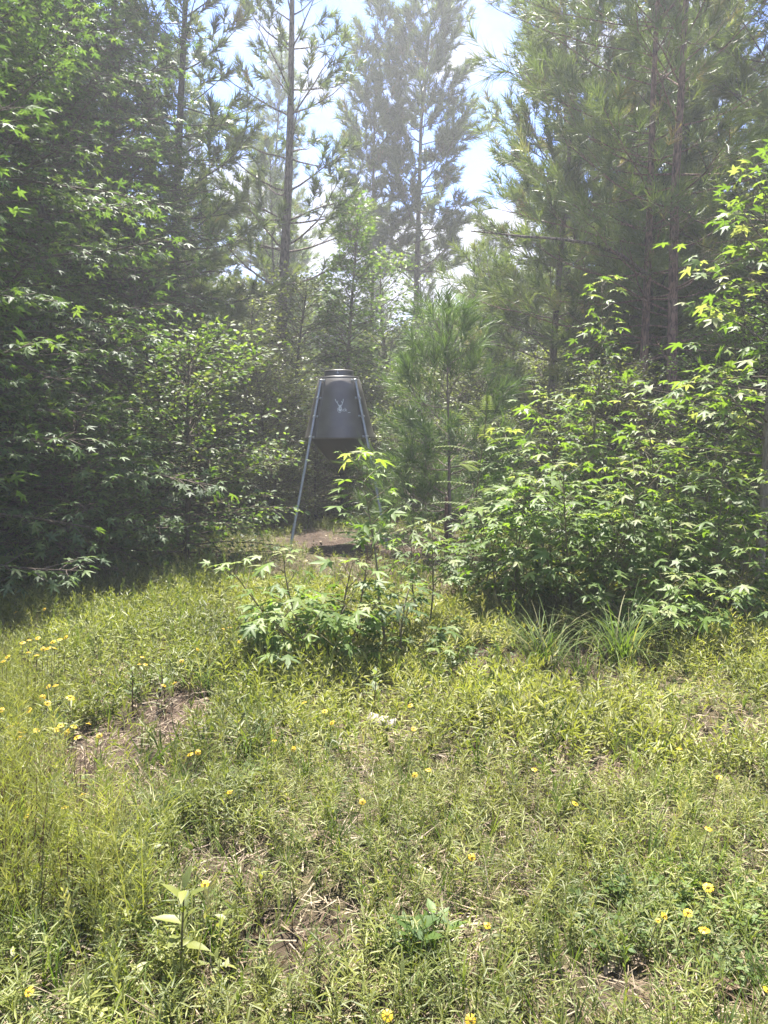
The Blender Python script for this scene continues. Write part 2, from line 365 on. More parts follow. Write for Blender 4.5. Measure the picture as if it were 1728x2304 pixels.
def leaf_meshes(tms, mat, name='leaf', pet=0.35):
    res = []
    for tv, tf in tms:
        row = []
        for c in range(5):
            g = Geo(); g.add(tv, tf, 0.1 + 0.2 * c)
            if pet: g.add([(-.008, 0, 0), (.008, 0, 0), (0, -pet, -.03)], [(0, 1, 2)], 0.1 + .2 * c)
            row.append(g.mesh(name, [mat]))
        res.append(row)
    return res
LM = {'gum': leaf_meshes(STAR_HI, M['gum']), 'gum_young': leaf_meshes(STAR_HI, M['gum_young']), 'shade': leaf_meshes(STAR_HI, M['shade']),
      'oval': leaf_meshes([OVAL, LANCE], M['brush'])}

def broadleaf(seed, h, rad, cb, leaf, lsize, r0=0.1, nb=40, gap=0.11, twig=0.45, prof=None, wide=None, e0=(0, 45), tw_step=0.2, dens=1.0, droop=-0.02, base_r=None):
    """limbs and leaf placements of a small hardwood"""
    rng = np.random.default_rng(seed); tr, br, acc = Geo(), Geo(), []
    path = wobble((0, 0, -.1), (rng.normal(0, .03), rng.normal(0, .03), 1), h, 8, rng, .035)
    z = np.linspace(0, 1, 9); tr.tube(path, r0 * (1 - .9 * z) + .15 * r0, 9)
    for i in range(nb):
        f = (i + rng.uniform(0, 1)) / nb; p, _ = interp(path, (cb + (h - cb) * f) / h)
        pr = prof(f) if prof else (1 - f) ** .6 * (.75 + .35 * f) + .08
        az = i * 2.4 + rng.normal(0, .3); L = max(.25, rad * pr * rng.uniform(.7, 1.15))
        if wide is not None: L *= wide(az)
        e = R(e0[0] + (e0[1] - e0[0]) * f + rng.normal(0, 9))
        bp = wobble(p, (math.cos(az) * math.cos(e), math.sin(az) * math.cos(e), math.sin(e)), L, max(3, int(L / .4)), rng, .08, droop)
        spray(bp, rng, twig, gap / dens, lsize, acc, br, r0 * .22 * (1 - f * .6) + .003, tw_step / dens, t0=.2)
    sp = wobble(path[-1], (0, 0, 1), .4, 3, rng, .05); spray(sp, rng, twig * .6, gap, lsize, acc, br, .006, .1, t0=0)
    return tr, br, acc, rng

def mass(acc, tms, name, mat, parent, rng):
    pos, d, nn, s, t = acc_arrays(acc); Fm = frames(d, nn); g = Geo(); wh = rng.integers(0, len(tms), len(pos))
    for k, tm in enumerate(tms): f = wh == k; g.scatter(tm, pos[f], Fm[f], s[f], t[f])
    return g.build(name, mat, parent, kind='stuff')
exec_parts = []
#@@SETTING
# ------------------------------------------------------------------ ground
def bare(x, y):
    """how bare the soil is at a place, 0..1"""
    x, y = np.asarray(x, float), np.asarray(y, float); b = np.zeros(np.broadcast(x, y).shape)
    spots = [(-0.15, 10.9, 1.4, 1.15, 1.0), (-.3, 9.4, 1.3, .7, .5), (0.3, 8.0, .9, 1.3, .6), (1.1, 8.3, .5, 1.2, .6), (-1.30, 3.75, .44, .62, 1.1), (-1.2, 3.1, .28, .4, .7), (1.15, 5.05, .7, .45, .85), (1.75, 4.5, .5, .25, .55),
             (-.62, 2.52, .2, .1, .85), (.34, 2.22, .3, .1, .7), (-.25, 2.2, .16, .14, .8), (.75, 1.98, .4, .12, .8), (.9, 3.35, .3, .2, .6), (.1, 4.3, .5, .3, .4), (1.9, 3.9, .5, .25, .6), (-1.0, 6.5, .9, .8, .45), (2.3, 2.5, .5, .2, .5)]
    for sx, sy, rx, ry, w in spots:
        q = ((x - sx) / rx) ** 2 + ((y - sy) / ry) ** 2 + 0.9 * (vnoise(x, y, 2.5, 3) - .5) * 2
        b = np.maximum(b, w * np.clip(1.5 - q, 0, 1))
    return b
def axis_steps(lims): return np.unique(np.concatenate([np.arange(a, b, s) for a, b, s in lims]).round(4))
gx = axis_steps([(-160, -20, 10), (-20, -7, 1), (-7, 7, .12), (7, 20, 1), (20, 161, 10)])
gy = axis_steps([(-30, 0, 5), (0, 14, .12), (14, 30, 1), (30, 171, 10)])
X, Y = np.meshgrid(gx, gy)
fine = np.exp(-np.maximum(0, Y - 14) / 4) * np.exp(-np.maximum(0, np.abs(X) - 8) / 4)
Z = gz(X, Y) + (vnoise(X, Y, 5, 5) - .5) * .035 * fine + (vnoise(X, Y, 14, 6) - .5) * .014 * fine
nx, ny = len(gx), len(gy); idx = np.arange(nx * ny).reshape(ny, nx)
Fq = np.stack([idx[:-1, :-1], idx[:-1, 1:], idx[1:, 1:], idx[1:, :-1]], -1).reshape(-1, 4)
gm = bpy.data.materials.new('forest_soil'); gm.use_nodes = True; n, l = gm.node_tree.nodes, gm.node_tree.links
p = n['Principled BSDF']; p.inputs['Roughness'].default_value = .95; p.inputs['Specular IOR Level'].default_value = .15
a = n.new('ShaderNodeAttribute'); a.attribute_name = 'tint'; geo = n.new('ShaderNodeNewGeometry')
z1 = n.new('ShaderNodeTexNoise'); z1.inputs['Scale'].default_value = 26; z1.inputs['Detail'].default_value = 8; z1.inputs['Roughness'].default_value = .7
z2 = n.new('ShaderNodeTexNoise'); z2.inputs['Scale'].default_value = 3.2; z2.inputs['Detail'].default_value = 5
mp = n.new('ShaderNodeMapping'); mp.inputs['Scale'].default_value = (1, 1, .3)
for z in (z1, z2): l.new(geo.outputs['Position'], z.inputs['Vector'])
r1 = n.new('ShaderNodeValToRGB'); e = r1.color_ramp.elements
e[0].position, e[1].position = .32, .7; e[0].color = (.03, .021, .015, 1); e[1].color = (.125, .09, .068, 1); x = e.new(.52); x.color = (.063, .044, .033, 1)
r2 = n.new('ShaderNodeValToRGB'); e = r2.color_ramp.elements
e[0].position, e[1].position = .32, .7; e[0].color = (.045, .042, .022, 1); e[1].color = (.16, .13, .07, 1); x = e.new(.52); x.color = (.085, .08, .036, 1)
l.new(z1.outputs['Fac'], r1.inputs['Fac']); l.new(z1.outputs['Fac'], r2.inputs['Fac'])
mxg = n.new('ShaderNodeMix'); mxg.data_type = 'RGBA'; l.new(a.outputs['Fac'], mxg.inputs[0]); l.new(r2.outputs['Color'], mxg.inputs[6]); l.new(r1.outputs['Color'], mxg.inputs[7])
mg2 = n.new('ShaderNodeMix'); mg2.data_type = 'RGBA'; mg2.blend_type = 'MULTIPLY'; mg2.inputs[0].default_value = 1
mr = n.new('ShaderNodeMapRange'); mr.inputs['From Min'].default_value = .3; mr.inputs['From Max'].default_value = .7; mr.inputs['To Min'].default_value = .7; mr.inputs['To Max'].default_value = 1.15
l.new(z2.outputs['Fac'], mr.inputs['Value']); l.new(mxg.outputs[2], mg2.inputs[6]); l.new(mr.outputs[0], mg2.inputs[7]); l.new(mg2.outputs[2], p.inputs['Base Color'])
bp_ = n.new('ShaderNodeBump'); bp_.inputs['Strength'].default_value = .8; bp_.inputs['Distance'].default_value = .02; l.new(z1.outputs['Fac'], bp_.inputs['Height']); l.new(bp_.outputs[0], p.inputs['Normal'])
me = make_mesh('ground', np.stack([X, Y, Z], -1).reshape(-1, 3), Fq, np.clip(bare(X, Y) + .35 * (vnoise(X, Y, 1.1, 8) > .62), 0, 1).ravel(), [gm], True)
go = bpy.data.objects.new('ground', me); COL.objects.link(go); go['kind'] = 'structure'; go['label'] = 'brown leaf-strewn earth of the woodland clearing'
def gh(x, y): return gz(np.asarray(x, float), np.asarray(y, float))

# ------------------------------------------------------------------ ground cover (nobody could count it)
rng = np.random.default_rng(77)
def weed_template(hi, seed, levels=7, per=3, ll=.34, w=.058, up=30):
    r = np.random.default_rng(seed); V, F = [(-.012, 0, 0), (.012, 0, 0), (0, .97, 0)], [(0, 1, 2)]
    tv, tf = (lance(w, .03, .16) if hi else T([(-w * .75, .1, 0), (w * .75, .35, 0), (0, 1, -.12)], [(0, 1, 2)]))
    if not hi: tv, tf = T([(0, 0, 0), (-w, .45, .02), (w, .45, .02), (0, 1, -.12)], [(0, 3, 1), (0, 2, 3)])
    for q in range(levels):
        y = .22 + .78 * q / (levels - 1); a0 = r.uniform(0, 6.28)
        for b in range(per):
            az = a0 + b * 6.28 / per + r.normal(0, .3); el = R(up + r.normal(0, 16) + 35 * (q == levels - 1)); L = ll * r.uniform(.7, 1.15) * (1 - .35 * (y > .9))
            d = np.array([math.cos(az) * math.cos(el), math.sin(el), math.sin(az) * math.cos(el)]); fr = frames(d, (0, 1, 0))[0]
            k = len(V); V += list(np.array([0, y, 0]) + L * (tv @ fr.T)); F += list(tf + k)
    return T(V, F)
def blade_template(segs, w, bend, nb, seed, spread=.5):
    r = np.random.default_rng(seed); V, F = [], []
    for q in range(nb):
        az = r.uniform(0, 6.28); d = np.array([math.cos(az), 0, math.sin(az)]); side = np.array([-d[2], 0, d[0]]); L = r.uniform(.55, 1.05); bd = bend * r.uniform(.5, 1.5); o = d * r.uniform(0, .05)
        k = len(V); ang = spread * r.uniform(.1, 1); p = o.copy()
        for s in range(segs + 1):
            t = s / segs; ww = w * (1 - t ** 1.5)
            if s < segs: V += [p - side * ww, p + side * ww]
            else: V += [p]
            a = ang + bd * t; p = p + (d * math.sin(a) + np.array([0, math.cos(a), 0])) * L / segs
        for s in range(segs - 1): b = k + 2 * s; F += [(b, b + 1, b + 3), (b, b + 3, b + 2)]
        b = k + 2 * (segs - 1); F += [(b, b + 1, b + 2)]
    return T(V, F)
def strew(geo, tms, n, region, size, tintf, tilt=.25, dens=None, sink=.0):
    """throw n plants into region (x half-width as a function of y) and keep them where dens allows"""
    y0, y1 = region[:2]; y = np.sqrt(rng.uniform(y0 ** 2, y1 ** 2, n)); x = rng.uniform(-1, 1, n) * (.56 * y + .7)
    if len(region) > 2: x = rng.uniform(region[2], region[3], n); y = rng.uniform(y0, y1, n)
    if dens is not None: k = rng.random(n) < dens(x, y); x, y = x[k], y[k]
    n = len(x); d = norm(np.stack([rng.normal(0, tilt, n), rng.normal(0, tilt, n), np.ones(n)], -1)); fr = frames(d, rng.normal(size=(n, 3)))
    s = rng.uniform(size[0], size[1], n) * (.7 + .6 * vnoise(x, y, 1.1, 21)); pos = np.stack([x, y, gh(x, y) - sink], -1); t = tintf(x, y, n); wh = rng.integers(0, len(tms), n)
    for k, tm in enumerate(tms): f = wh == k; geo.scatter(tm, pos[f], fr[f], s[f], t[f])
    return n
W_HI = [weed_template(True, i, 6, 3) for i in range(5)]; W_LO = [weed_template(False, 20 + i, 5, 3, .42, .085) for i in range(4)]
W_OV = []
for i in range(3):
    r = np.random.default_rng(140 + i); V, F = [(-.012, 0, 0), (.012, 0, 0), (0, .95, 0)], [(0, 1, 2)]
    for q in range(12):
        az = q * 2.4 + r.normal(0, .3); el = R(r.uniform(0, 55)); d = np.array([math.cos(az) * math.cos(el), math.sin(el), math.sin(az) * math.cos(el)]); fr = frames(d, (0, 1, 0))[0]
        k = len(V); V += list(np.array([0, .15 + .8 * q / 11, 0]) + .3 * r.uniform(.5, 1.1) * ((OVAL[0] * (.75, 1, 1)) @ fr.T)); F += list(OVAL[1] + k)
    W_OV.append(T(V, F))
def seed_head(seed):
    r = np.random.default_rng(seed); V, F = [(-.006, 0, 0), (.006, 0, 0), (.03, 1, 0)], [(0, 1, 2)]
    for q in range(14):
        y = .62 + .36 * q / 14; az = r.uniform(0, 6.28); d = np.array([math.cos(az) * .5, 1, math.sin(az) * .5]) * .1; k = len(V); o_ = np.array([.03 * y, y, 0]); V += [o_, o_ + d * .5 + (.01, 0, 0), o_ + d, o_ + d * .5 - (.01, 0, 0)]; F += [(k, k + 1, k + 2), (k, k + 2, k + 3)]
    return T(V, F)
SEED = [seed_head(i) for i in range(3)]
B_HI = [blade_template(4, .012, .9, 7, i) for i in range(4)]; B_LO = [blade_template(2, .022, .9, 6, 30 + i) for i in range(4)]
cover = lambda x, y: np.clip(1.0 - 1.15 * bare(x, y), 0.03, 1) * np.clip(.45 + 1.1 * vnoise(x, y, 1.6, 31), 0, 1)
sun_tint = lambda x, y: np.clip(.56 + .9 * (vnoise(x, y, .9, 33) - .5) + .06 * x, 0, 1)  # patchy weed tint, brighter to the right: sunlight put into the colour
tw = lambda x, y, n: np.clip(sun_tint(x, y) * .8 + rng.normal(.05, .2, n), 0, 1)
g = Geo()
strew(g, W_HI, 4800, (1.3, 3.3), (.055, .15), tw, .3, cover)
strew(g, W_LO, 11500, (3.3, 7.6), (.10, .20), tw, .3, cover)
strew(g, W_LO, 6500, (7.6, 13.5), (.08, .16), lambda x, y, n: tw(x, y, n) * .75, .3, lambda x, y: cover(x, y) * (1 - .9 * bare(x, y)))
pat = lambda x, y: cover(x, y) * (vnoise(x, y, 1.3, 71) > .62)
strew(g, W_OV, 1600, (1.3, 3.6), (.05, .13), lambda x, y, n: rng.uniform(0, .8, n), .35, pat)
strew(g, W_OV, 3200, (3.6, 9), (.07, .17), lambda x, y, n: rng.uniform(0, .75, n), .35, pat)
o = g.build('low_weeds', M['weed']); tag(o, 'low narrow-leaved green weeds covering the clearing floor', 'weeds', kind='stuff')
g = Geo(); tgr = lambda x, y, n: np.clip(.45 + rng.normal(0, .28, n), 0, 1)
strew(g, B_HI, 1700, (1.3, 3.3), (.08, .24), tgr, .35, lambda x, y: np.clip(1.1 - bare(x, y), .1, 1))
strew(g, B_LO, 6500, (3.3, 8.5), (.10, .26), tgr, .35, lambda x, y: np.clip(1.1 - bare(x, y), .1, 1))
strew(g, B_LO, 3500, (8.5, 14), (.08, .2), tgr, .35, lambda x, y: np.clip(.9 - bare(x, y), .04, 1))
strew(g, SEED, 260, (1.7, 4.5), (.16, .34), lambda x, y, n: rng.uniform(.5, 1, n), .2, cover)
strew(g, SEED, 500, (4.5, 9), (.2, .42), lambda x, y, n: rng.uniform(.4, 1, n), .2, cover)
o = g.build('thin_grass', M['grass']); tag(o, 'thin green and yellowing grass blades among the weeds', 'grass', kind='stuff')
g = Geo(); flat = [T([(-.02, 0, 0), (.02, 0, .0), (.012, .5, .05), (-.012, .5, .05), (.03, 1, 0)], [(0, 1, 2), (0, 2, 3), (3, 2, 4)]), T([(-.03, 0, 0), (.03, 0, 0), (0, 1, .03)], [(0, 1, 2)])]
def litter(n, y0, y1, s0, s1, tm_=1.0):
    y = np.sqrt(rng.uniform(y0 ** 2, y1 ** 2, n)); x = rng.uniform(-1, 1, n) * (.56 * y + .7)
    az = rng.uniform(0, 6.28, n); d = np.stack([np.cos(az), np.sin(az), rng.normal(.05, .12, n)], -1); fr = frames(d, np.array([0, 0, 1]) + rng.normal(0, .3, (n, 3)))
    wh = rng.integers(0, 2, n)
    for k in (0, 1): f = wh == k; g.scatter(flat[k], np.stack([x, y, gh(x, y) + .012 + rng.uniform(0, .03, n)], -1)[f], fr[f], rng.uniform(s0, s1, n)[f], tm_ * rng.random(n)[f])
litter(16000, 1.3, 4, .03, .13); litter(20000, 4, 8.6, .05, .15, .85); litter(10000, 8.6, 14, .06, .16, .4)  # last band, round the feeder, is tinted darker to paint in its shade
strew(g, B_HI, 800, (1.3, 3.3), (.06, .18), lambda x, y, n: rng.uniform(.3, 1, n), .7, None)
strew(g, B_LO, 4200, (3.3, 9), (.07, .2), lambda x, y, n: rng.uniform(.3, 1, n), .7, None)
o = g.build('dry_litter', M['straw']); tag(o, 'dry tan grass stalks and fallen needles lying on the soil', 'litter', kind='stuff')
# sticks on the bare ground
for k, (sx, sy, lab) in enumerate([(-1.5, 10.1, 'thin dead stick lying by the left foot of the feeder'), (-.5, 9.7, 'dead stick on the bare soil in front of the feeder'), (.1, 11.4, 'short dead stick on the soil under the feeder funnel'), (-1.9, 11.5, 'dead stick at the left rim of the bare soil behind the feeder'),
                                   (.75, 10.3, 'dead stick on the soil near the right foot of the feeder'), (1.2, 5.0, 'thin dead stick lying in front of the left grass tussock'), (-1.25, 3.9, 'small forked stick on the bare patch of soil at the left'), (.55, 4.6, 'dark twig lying right of the low sweetgum bush')]):
    rg_ = np.random.default_rng(500 + k); aa = rg_.uniform(0, 6.28); g2 = Geo(); L_ = rg_.uniform(.25, .6)
    pth = wobble((0, 0, 0), (math.cos(aa), math.sin(aa), 0.02), L_, 6, rg_, .14); pth[:, 2] = np.abs(pth[:, 2]) * .3 + .02; g2.tube(pth, np.linspace(.010, .003, 7), 5)
    pb, db = interp(pth, .5); q2 = wobble(pb, db + rg_.normal(0, .6, 3), L_ * .35, 3, rg_, .15); q2[:, 2] = np.abs(q2[:, 2]) + .01; g2.tube(q2, [.005, .004, .003, .002], 4)
    so = g2.build('fallen_stick', M['twig'], None, True); so.location = (sx, sy, float(gh(sx, sy))); tag(so, lab, 'stick', 'fallen sticks')
# fallen dead leaves
g = Geo(); n_ = 1500; y = np.sqrt(rng.uniform(1.5 ** 2, 13 ** 2, n_)); x = rng.uniform(-1, 1, n_) * (.56 * y + .6); d = rng.normal(size=(n_, 3)) * (1, 1, .15)
g.scatter(OVAL, np.stack([x, y, gh(x, y) + .025], -1), frames(d, np.array([0, 0, 1]) + rng.normal(0, .35, (n_, 3))), rng.uniform(.03, .09, n_), rng.uniform(0, .8, n_))
o = g.build('fallen_leaves', M['straw']); tag(o, 'curled brown dead leaves scattered over the bare soil', 'dead leaves', kind='stuff')
# feathery yellow-green stand at the left, small-leaved patch at the lower right
def feather_template(seed, hi=True):
    r = np.random.default_rng(seed); V, F = [(-.006, 0, 0), (.006, 0, 0), (0, 1, 0)], [(0, 1, 2)]
    for q in range(70):
        y = .12 + .85 * q / 70; az = r.uniform(0, 6.28); el = R(r.uniform(25, 65)); L = r.uniform(.07, .15); d = np.array([math.cos(az) * math.cos(el), math.sin(el), math.sin(az) * math.cos(el)])
        sd_ = np.cross(d, r.normal(size=3)); sd_ *= .0035 / np.linalg.norm(sd_); o_ = np.array([0, y, 0]) + d * r.uniform(0, .1); k = len(V); V += [o_ - sd_, o_ + sd_, o_ + d * L]; F += [(k, k + 1, k + 2)]
    return T(V, F)
FE = [feather_template(i) for i in range(4)]
g = Geo(); stand = lambda x, y: np.clip(1.25 - np.abs((x + .57 * y + .08 * (y - 3)) / .56) ** 2 - .9 * bare(x, y), 0, 1) * (vnoise(x, y, 2.2, 41) > .28)
strew(g, FE, 3200, (2.1, 6.0, -4.0, -.7), (.22, .46), lambda x, y, n: np.clip(.62 + rng.normal(0, .28, n), 0, 1), .2, stand)
o = g.build('feathery_weeds', M['weed']); tag(o, 'tall feathery yellow-green weeds along the left side of the clearing', 'weeds', kind='stuff'); g = Geo()
ST = []
for i in range(3):
    r = np.random.default_rng(90 + i); q_ = Geo()
    for k in range(5):
        q_.tube(wobble((r.normal(0, .06), 0, r.normal(0, .06)), (r.normal(0, .12), 1, r.normal(0, .12)), r.uniform(.6, 1), 4, r, .1), [.009, .008, .007, .005, .003], 3)
    ST.append((np.concatenate(q_.V), np.concatenate(q_.F)))
strew(g, ST, 520, (2.1, 5.2, -4.0, -.7), (.18, .36), lambda x, y, n: rng.uniform(.0, .5, n), .12, stand)
o = g.build('reddish_stems', M['redstem']); tag(o, 'thin reddish-brown weed stems crowded among the feathery weeds at the left', 'weed stems', kind='stuff')
g = Geo(); CL = []
for i in range(3):
    r = np.random.default_rng(60 + i); V, F = [], []
    for q in range(16):
        az = r.uniform(0, 6.28); y = r.uniform(.3, 1); rr = r.uniform(0, .55); d = np.array([math.cos(az), r.uniform(-.1, .5), math.sin(az)]); fr = frames(d, (0, 1, 0))[0]
        k = len(V); V += list(np.array([math.cos(az) * rr, y, math.sin(az) * rr]) + .3 * (DIA[0] * (1.3, 1, 1)) @ fr.T); F += list(DIA[1] + k)
    CL.append(T(V, F))
cl = lambda x, y: np.clip(1.3 - ((x - .98) / .38) ** 2 - ((y - 2.32) / .26) ** 2, 0, 1)
strew(g, CL, 520, (1.95, 2.8, .4, 1.7), (.05, .09), lambda x, y, n: rng.uniform(.35, .95, n), .3, cl)
strew(g, CL, 500, (1.9, 6, -2.5, 3), (.05, .09), lambda x, y, n: rng.uniform(.3, .9, n), .3, lambda x, y: (vnoise(x, y, 1.7, 51) > .7) * 1.0)
o = g.build('clover_patch', M['small']); tag(o, 'dense dark green patch of tiny leaves at the lower right', 'ground cover', kind='stuff')

# ------------------------------------------------------------------ the game feeder
def smoothtube(g, a, b, r, sides=14, tint=.5, m=0): g.tube([a, (np.array(a) + b) / 2, b], r, sides, tint, m)
def lathe(profile, sides=64, close_top=False, close_bot=False):
    g = Geo(); th = np.arange(sides) * 2 * math.pi / sides; k = len(profile)
    V = np.array([[(r * math.cos(t), r * math.sin(t), z) for t in th] for r, z in profile]).reshape(-1, 3); F = []
    for i in range(k - 1):
        for j in range(sides):
            a, b = i * sides + j, i * sides + (j + 1) % sides; F += [(a, b, b + sides), (a, b + sides, a + sides)]
    g.add(V, F)
    return g
M['paint'] = plain_mat('charcoal_paint', (.096, .089, .080), .40, .3, .22, 5.0, .02, .6)
M['funnel'] = plain_mat('dark_funnel_paint', (.02, .018, .017), .6, .2, .3, 5)
M['galv'] = plain_mat('galvanised_steel', (.36, .38, .39), .42, .75, .18, 30, .05)
M['decal'] = plain_mat('pale_decal', (.50, .52, .48), .5, 0, .08, 5)
M['blackplastic'] = plain_mat('black_plastic', (.02, .02, .02), .5, 0, .2, 5)
FD = 11.0; fx = (768 - 864) / FOC * FD; fy = FD
zr = P(768, 985, FD - .5)[2]; zt = P(768, 851, FD - .3)[2]; r_b, r_t = .512, .306
base = np.array([fx, fy, 0.0])
feeder = thing('game_feeder', (fx, fy, 0), 'grey conical metal game feeder on long galvanised legs in the clearing', 'game feeder')
feeder.rotation_euler = (0, R(-.6), 0)
prof = [(r_b - .004, zr - .012), (r_b + .006, zr - .006), (r_b + .008, zr + .006), (r_b, zr + .02)] + [(r_b + (r_t - r_b) * t, zr + .02 + (zt - zr - .02) * t) for t in (.25, .5, .75, 1)] + [(r_t - .012, zt + .006)]
lathe(prof, 72).build('barrel', M['paint'], feeder, True)
g = Geo(); sm = []                                             # rolled seam down the barrel
a0 = R(-128)
smoothtube(g, (math.cos(a0) * (r_b + .001), math.sin(a0) * (r_b + .001), zr + .02), np.array((math.cos(a0) * r_t, math.sin(a0) * r_t, zt)), .006, 6)
g.build('seam', M['paint'], feeder, True)

zb = P(768, 1052, FD)[2]
lathe([(r_b - .02, zr - .008), (r_b - .07, zr - .012), (r_b - .085, zr - .03), (.088, zb), (.07, zb - .01), (.06, zb - .035)], 56).build('funnel', M['funnel'], feeder, True)
lathe([(r_t - .012, zt + .006), (r_t - .014, zt + .028), (r_t - .02, zt + .036), (.215, zt + .045)], 56).build('collar', M['paint'], feeder, True)
lid = lathe([(.215, zt + .040), (.212, zt + .125), (.204, zt + .132), (.10, zt + .143), (.001, zt + .147)], 56).build('lid', M['paint'], feeder, True)
lathe([(.2135, zt + .114), (.2175, zt + .117), (.2175, zt + .123), (.2135, zt + .126)], 56).build('lid_rim', M['paint'], lid, True)
g = Geo(); smoothtube(g, (-.005, -.222, zt + .075), np.array((-.005, -.222, zt + .13)), .006, 8); smoothtube(g, (-.02, -.226, zt + .08), np.array((.012, -.226, zt + .08)), .007, 8); g.build('latch', M['galv'], lid, True)
# spinner and control box below the funnel
lathe([(.058, zb - .03), (.058, zb - .11), (.001, zb - .112)], 28).build('motor_housing', M['blackplastic'], feeder, True)
sp = lathe([(.012, zb - .11), (.012, zb - .15), (.11, zb - .152), (.125, zb - .135), (.11, zb - .156), (.001, zb - .158)], 28).build('spinner_plate', M['funnel'], feeder, True)
def boxgeo(g, c, s, rot=0, tint=.5, m=0, tilt=0):
    V = np.array([(x, y, z) for x in (-.5, .5) for y in (-.5, .5) for z in (-.5, .5)]) * s
    if tilt: V = V @ np.array(Matrix.Rotation(tilt, 3, 'Y')).T
    V = V @ np.array(Matrix.Rotation(rot, 3, 'Z')).T + c
    g.add(V, [(0, 1, 3), (0, 3, 2), (4, 6, 7), (4, 7, 5), (0, 4, 5), (0, 5, 1), (2, 3, 7), (2, 7, 6), (0, 2, 6), (0, 6, 4), (1, 5, 7), (1, 7, 3)], tint, m)
for k, (ax, lbase) in enumerate([(-138, None), (-42, None), (44, None)]):
    ax = R(ax); c, s = math.cos(ax), math.sin(ax); off = .03
    top = np.array([c * (r_t + off - .004), s * (r_t + off - .004), zt - .012]); rim = np.array([c * (r_b + off), s * (r_b + off), zr]); d = (rim - top) / (zt - zr)
    foot = rim + d * (zr + .03) * 1.0; wx = base[0] + foot[0]; 
    if k == 1: foot[2] -= .05
    g = Geo(); knee = foot + (top - foot) * .14
    g.tube([top, rim, foot + (top - foot) * .13], .019, 14); lg = g.build('leg', M['galv'], feeder, True)
    g = Geo(); g.tube([foot + (top - foot) * .15, foot + (top - foot) * .01], .0225, 14); g.tube([foot + (top - foot) * .155, foot + (top - foot) * .143], .026, 14); g.build('leg_sleeve', M['galv'], lg, True)
    for t in (.0, .32, .635, .985):
        q = top + (rim - top) * t + (0, 0, -.012 if t == 0 else 0); g = Geo(); tv = np.array([-s, c, 0])
        tilt = math.atan2(r_b - r_t, zt - zr)
        for sg in (-1, 1):
            boxgeo(g, q + tv * sg * .042 - np.array([c, s, 0]) * .020, (.008, .036, .034), ax)
            hx = q + tv * sg * .044 - np.array([c, s, 0]) * .012; g.tube([hx, hx + np.array([c, s, 0]) * .012], .008, 6)
        th = np.linspace(-1.6, 1.6, 9); pts = [q + tv * math.sin(t_) * .026 + np.array([c, s, 0]) * (math.cos(t_) * .026 - .004) for t_ in th]
        for dz in (-.012, 0, .012): g.tube([pp + (0, 0, dz) for pp in pts], .005, 5)
        g.build('clamp', M['galv'], feeder, True)
# printed emblem: antlers over the word, wrapped on the cone
def cone_pt(a, z, off=.004):
    t = (z - zr - .02) / (zt - zr - .02); r = r_b + (r_t - r_b) * t + off; return (r * math.sin(a), -r * math.cos(a), z)
zc = P(768, 920, FD - .4)[2]
fc = bpy.data.curves.new('word', 'FONT'); fc.body = 'Buck'; fc.size = .072; fc.resolution_u = 3; fo = bpy.data.objects.new('word', fc); COL.objects.link(fo)
bpy.context.view_layer.update(); fm = bpy.data.meshes.new_from_object(fo); bpy.data.objects.remove(fo)
co = np.empty(len(fm.vertices) * 3); fm.vertices.foreach_get('co', co); co = co.reshape(-1, 3); tris = []
fm.calc_loop_triangles(); tris = np.array([t.vertices[:] for t in fm.loop_triangles])
g = Geo(); w = co[:, 0].max()
A0 = (768 - 768 + 5) / FOC * FD / .41
g.add([cone_pt(A0 + (c_[0] - .30 * w) / .41 * .95, zc - .035 + c_[1]) for c_ in co], tris)
def stroke(pts, wd):
    for (x0, y0), (x1, y1) in zip(pts, pts[1:]):
        dx, dy = x1 - x0, y1 - y0; L = math.hypot(dx, dy); nx_, ny_ = -dy / L * wd, dx / L * wd
        q = [(x0 - nx_, y0 - ny_), (x0 + nx_, y0 + ny_), (x1 + nx_, y1 + ny_), (x1 - nx_, y1 - ny_)]
        g.add([cone_pt(A0 + (a_ - .06) / .41, zc - .035 + b_, .0055) for a_, b_ in q], [(0, 1, 2), (0, 2, 3)])
stroke([(.045, .07), (.03, .105), (.0, .145), (-.012, .175)], .0045); stroke([(.075, .07), (.09, .105), (.105, .14), (.11, .175)], .0045)
stroke([(.02, .12), (.03, .15)], .0035); stroke([(.093, .115), (.08, .148)], .0035); stroke([(.06, .0), (.045, .04), (.06, .09), (.075, .04), (.06, .0)], .008); stroke([(.035, -.018), (.2, -.018)], .003)
g.build('emblem', M['decal'], feeder)

# steel stake with a twist of wire, pale chunk of weathered wood
q = G(1003, 1258); h_ = P(1003, 1118, q[1])[2]
M['rust'] = plain_mat('rusty_steel', (.085, .042, .026), .8, .3, .45, 40, .2)
st = thing('steel_stake', (q[0], q[1], 0), 'short rusty steel stake standing in the grass right of the feeder', 'stake')
g = Geo(); boxgeo(g, (0, 0, h_ / 2 - .05), (.010, .034, h_ + .1)); boxgeo(g, (0, -.019, h_ / 2 - .052), (.046, .007, h_ + .1), 0)
for k in range(7): boxgeo(g, (0, -.026, .1 + k * h_ / 8), (.022, .010, .014))
g.build('stake_bar', M['rust'], st)
g = Geo(); rr = np.random.default_rng(4); th = np.linspace(0, 15, 40)
g.tube(np.stack([.034 * np.cos(th), .034 * np.sin(th), h_ * .66 + .004 * th + .01 * np.sin(th * 2.3)], -1), .003, 5)
g.tube([(-.03, -.02, h_ * .68), (-.08, -.03, h_ * .74), (-.11, -.03, h_ * .69), (-.085, -.03, h_ * .66)], .003, 5); g.tube([(.03, -.02, h_ * .7), (.08, -.02, h_ * .72), (.13, -.0, h_ * .68)], .003, 5)
g.build('tie_wire', M['rust'], st)
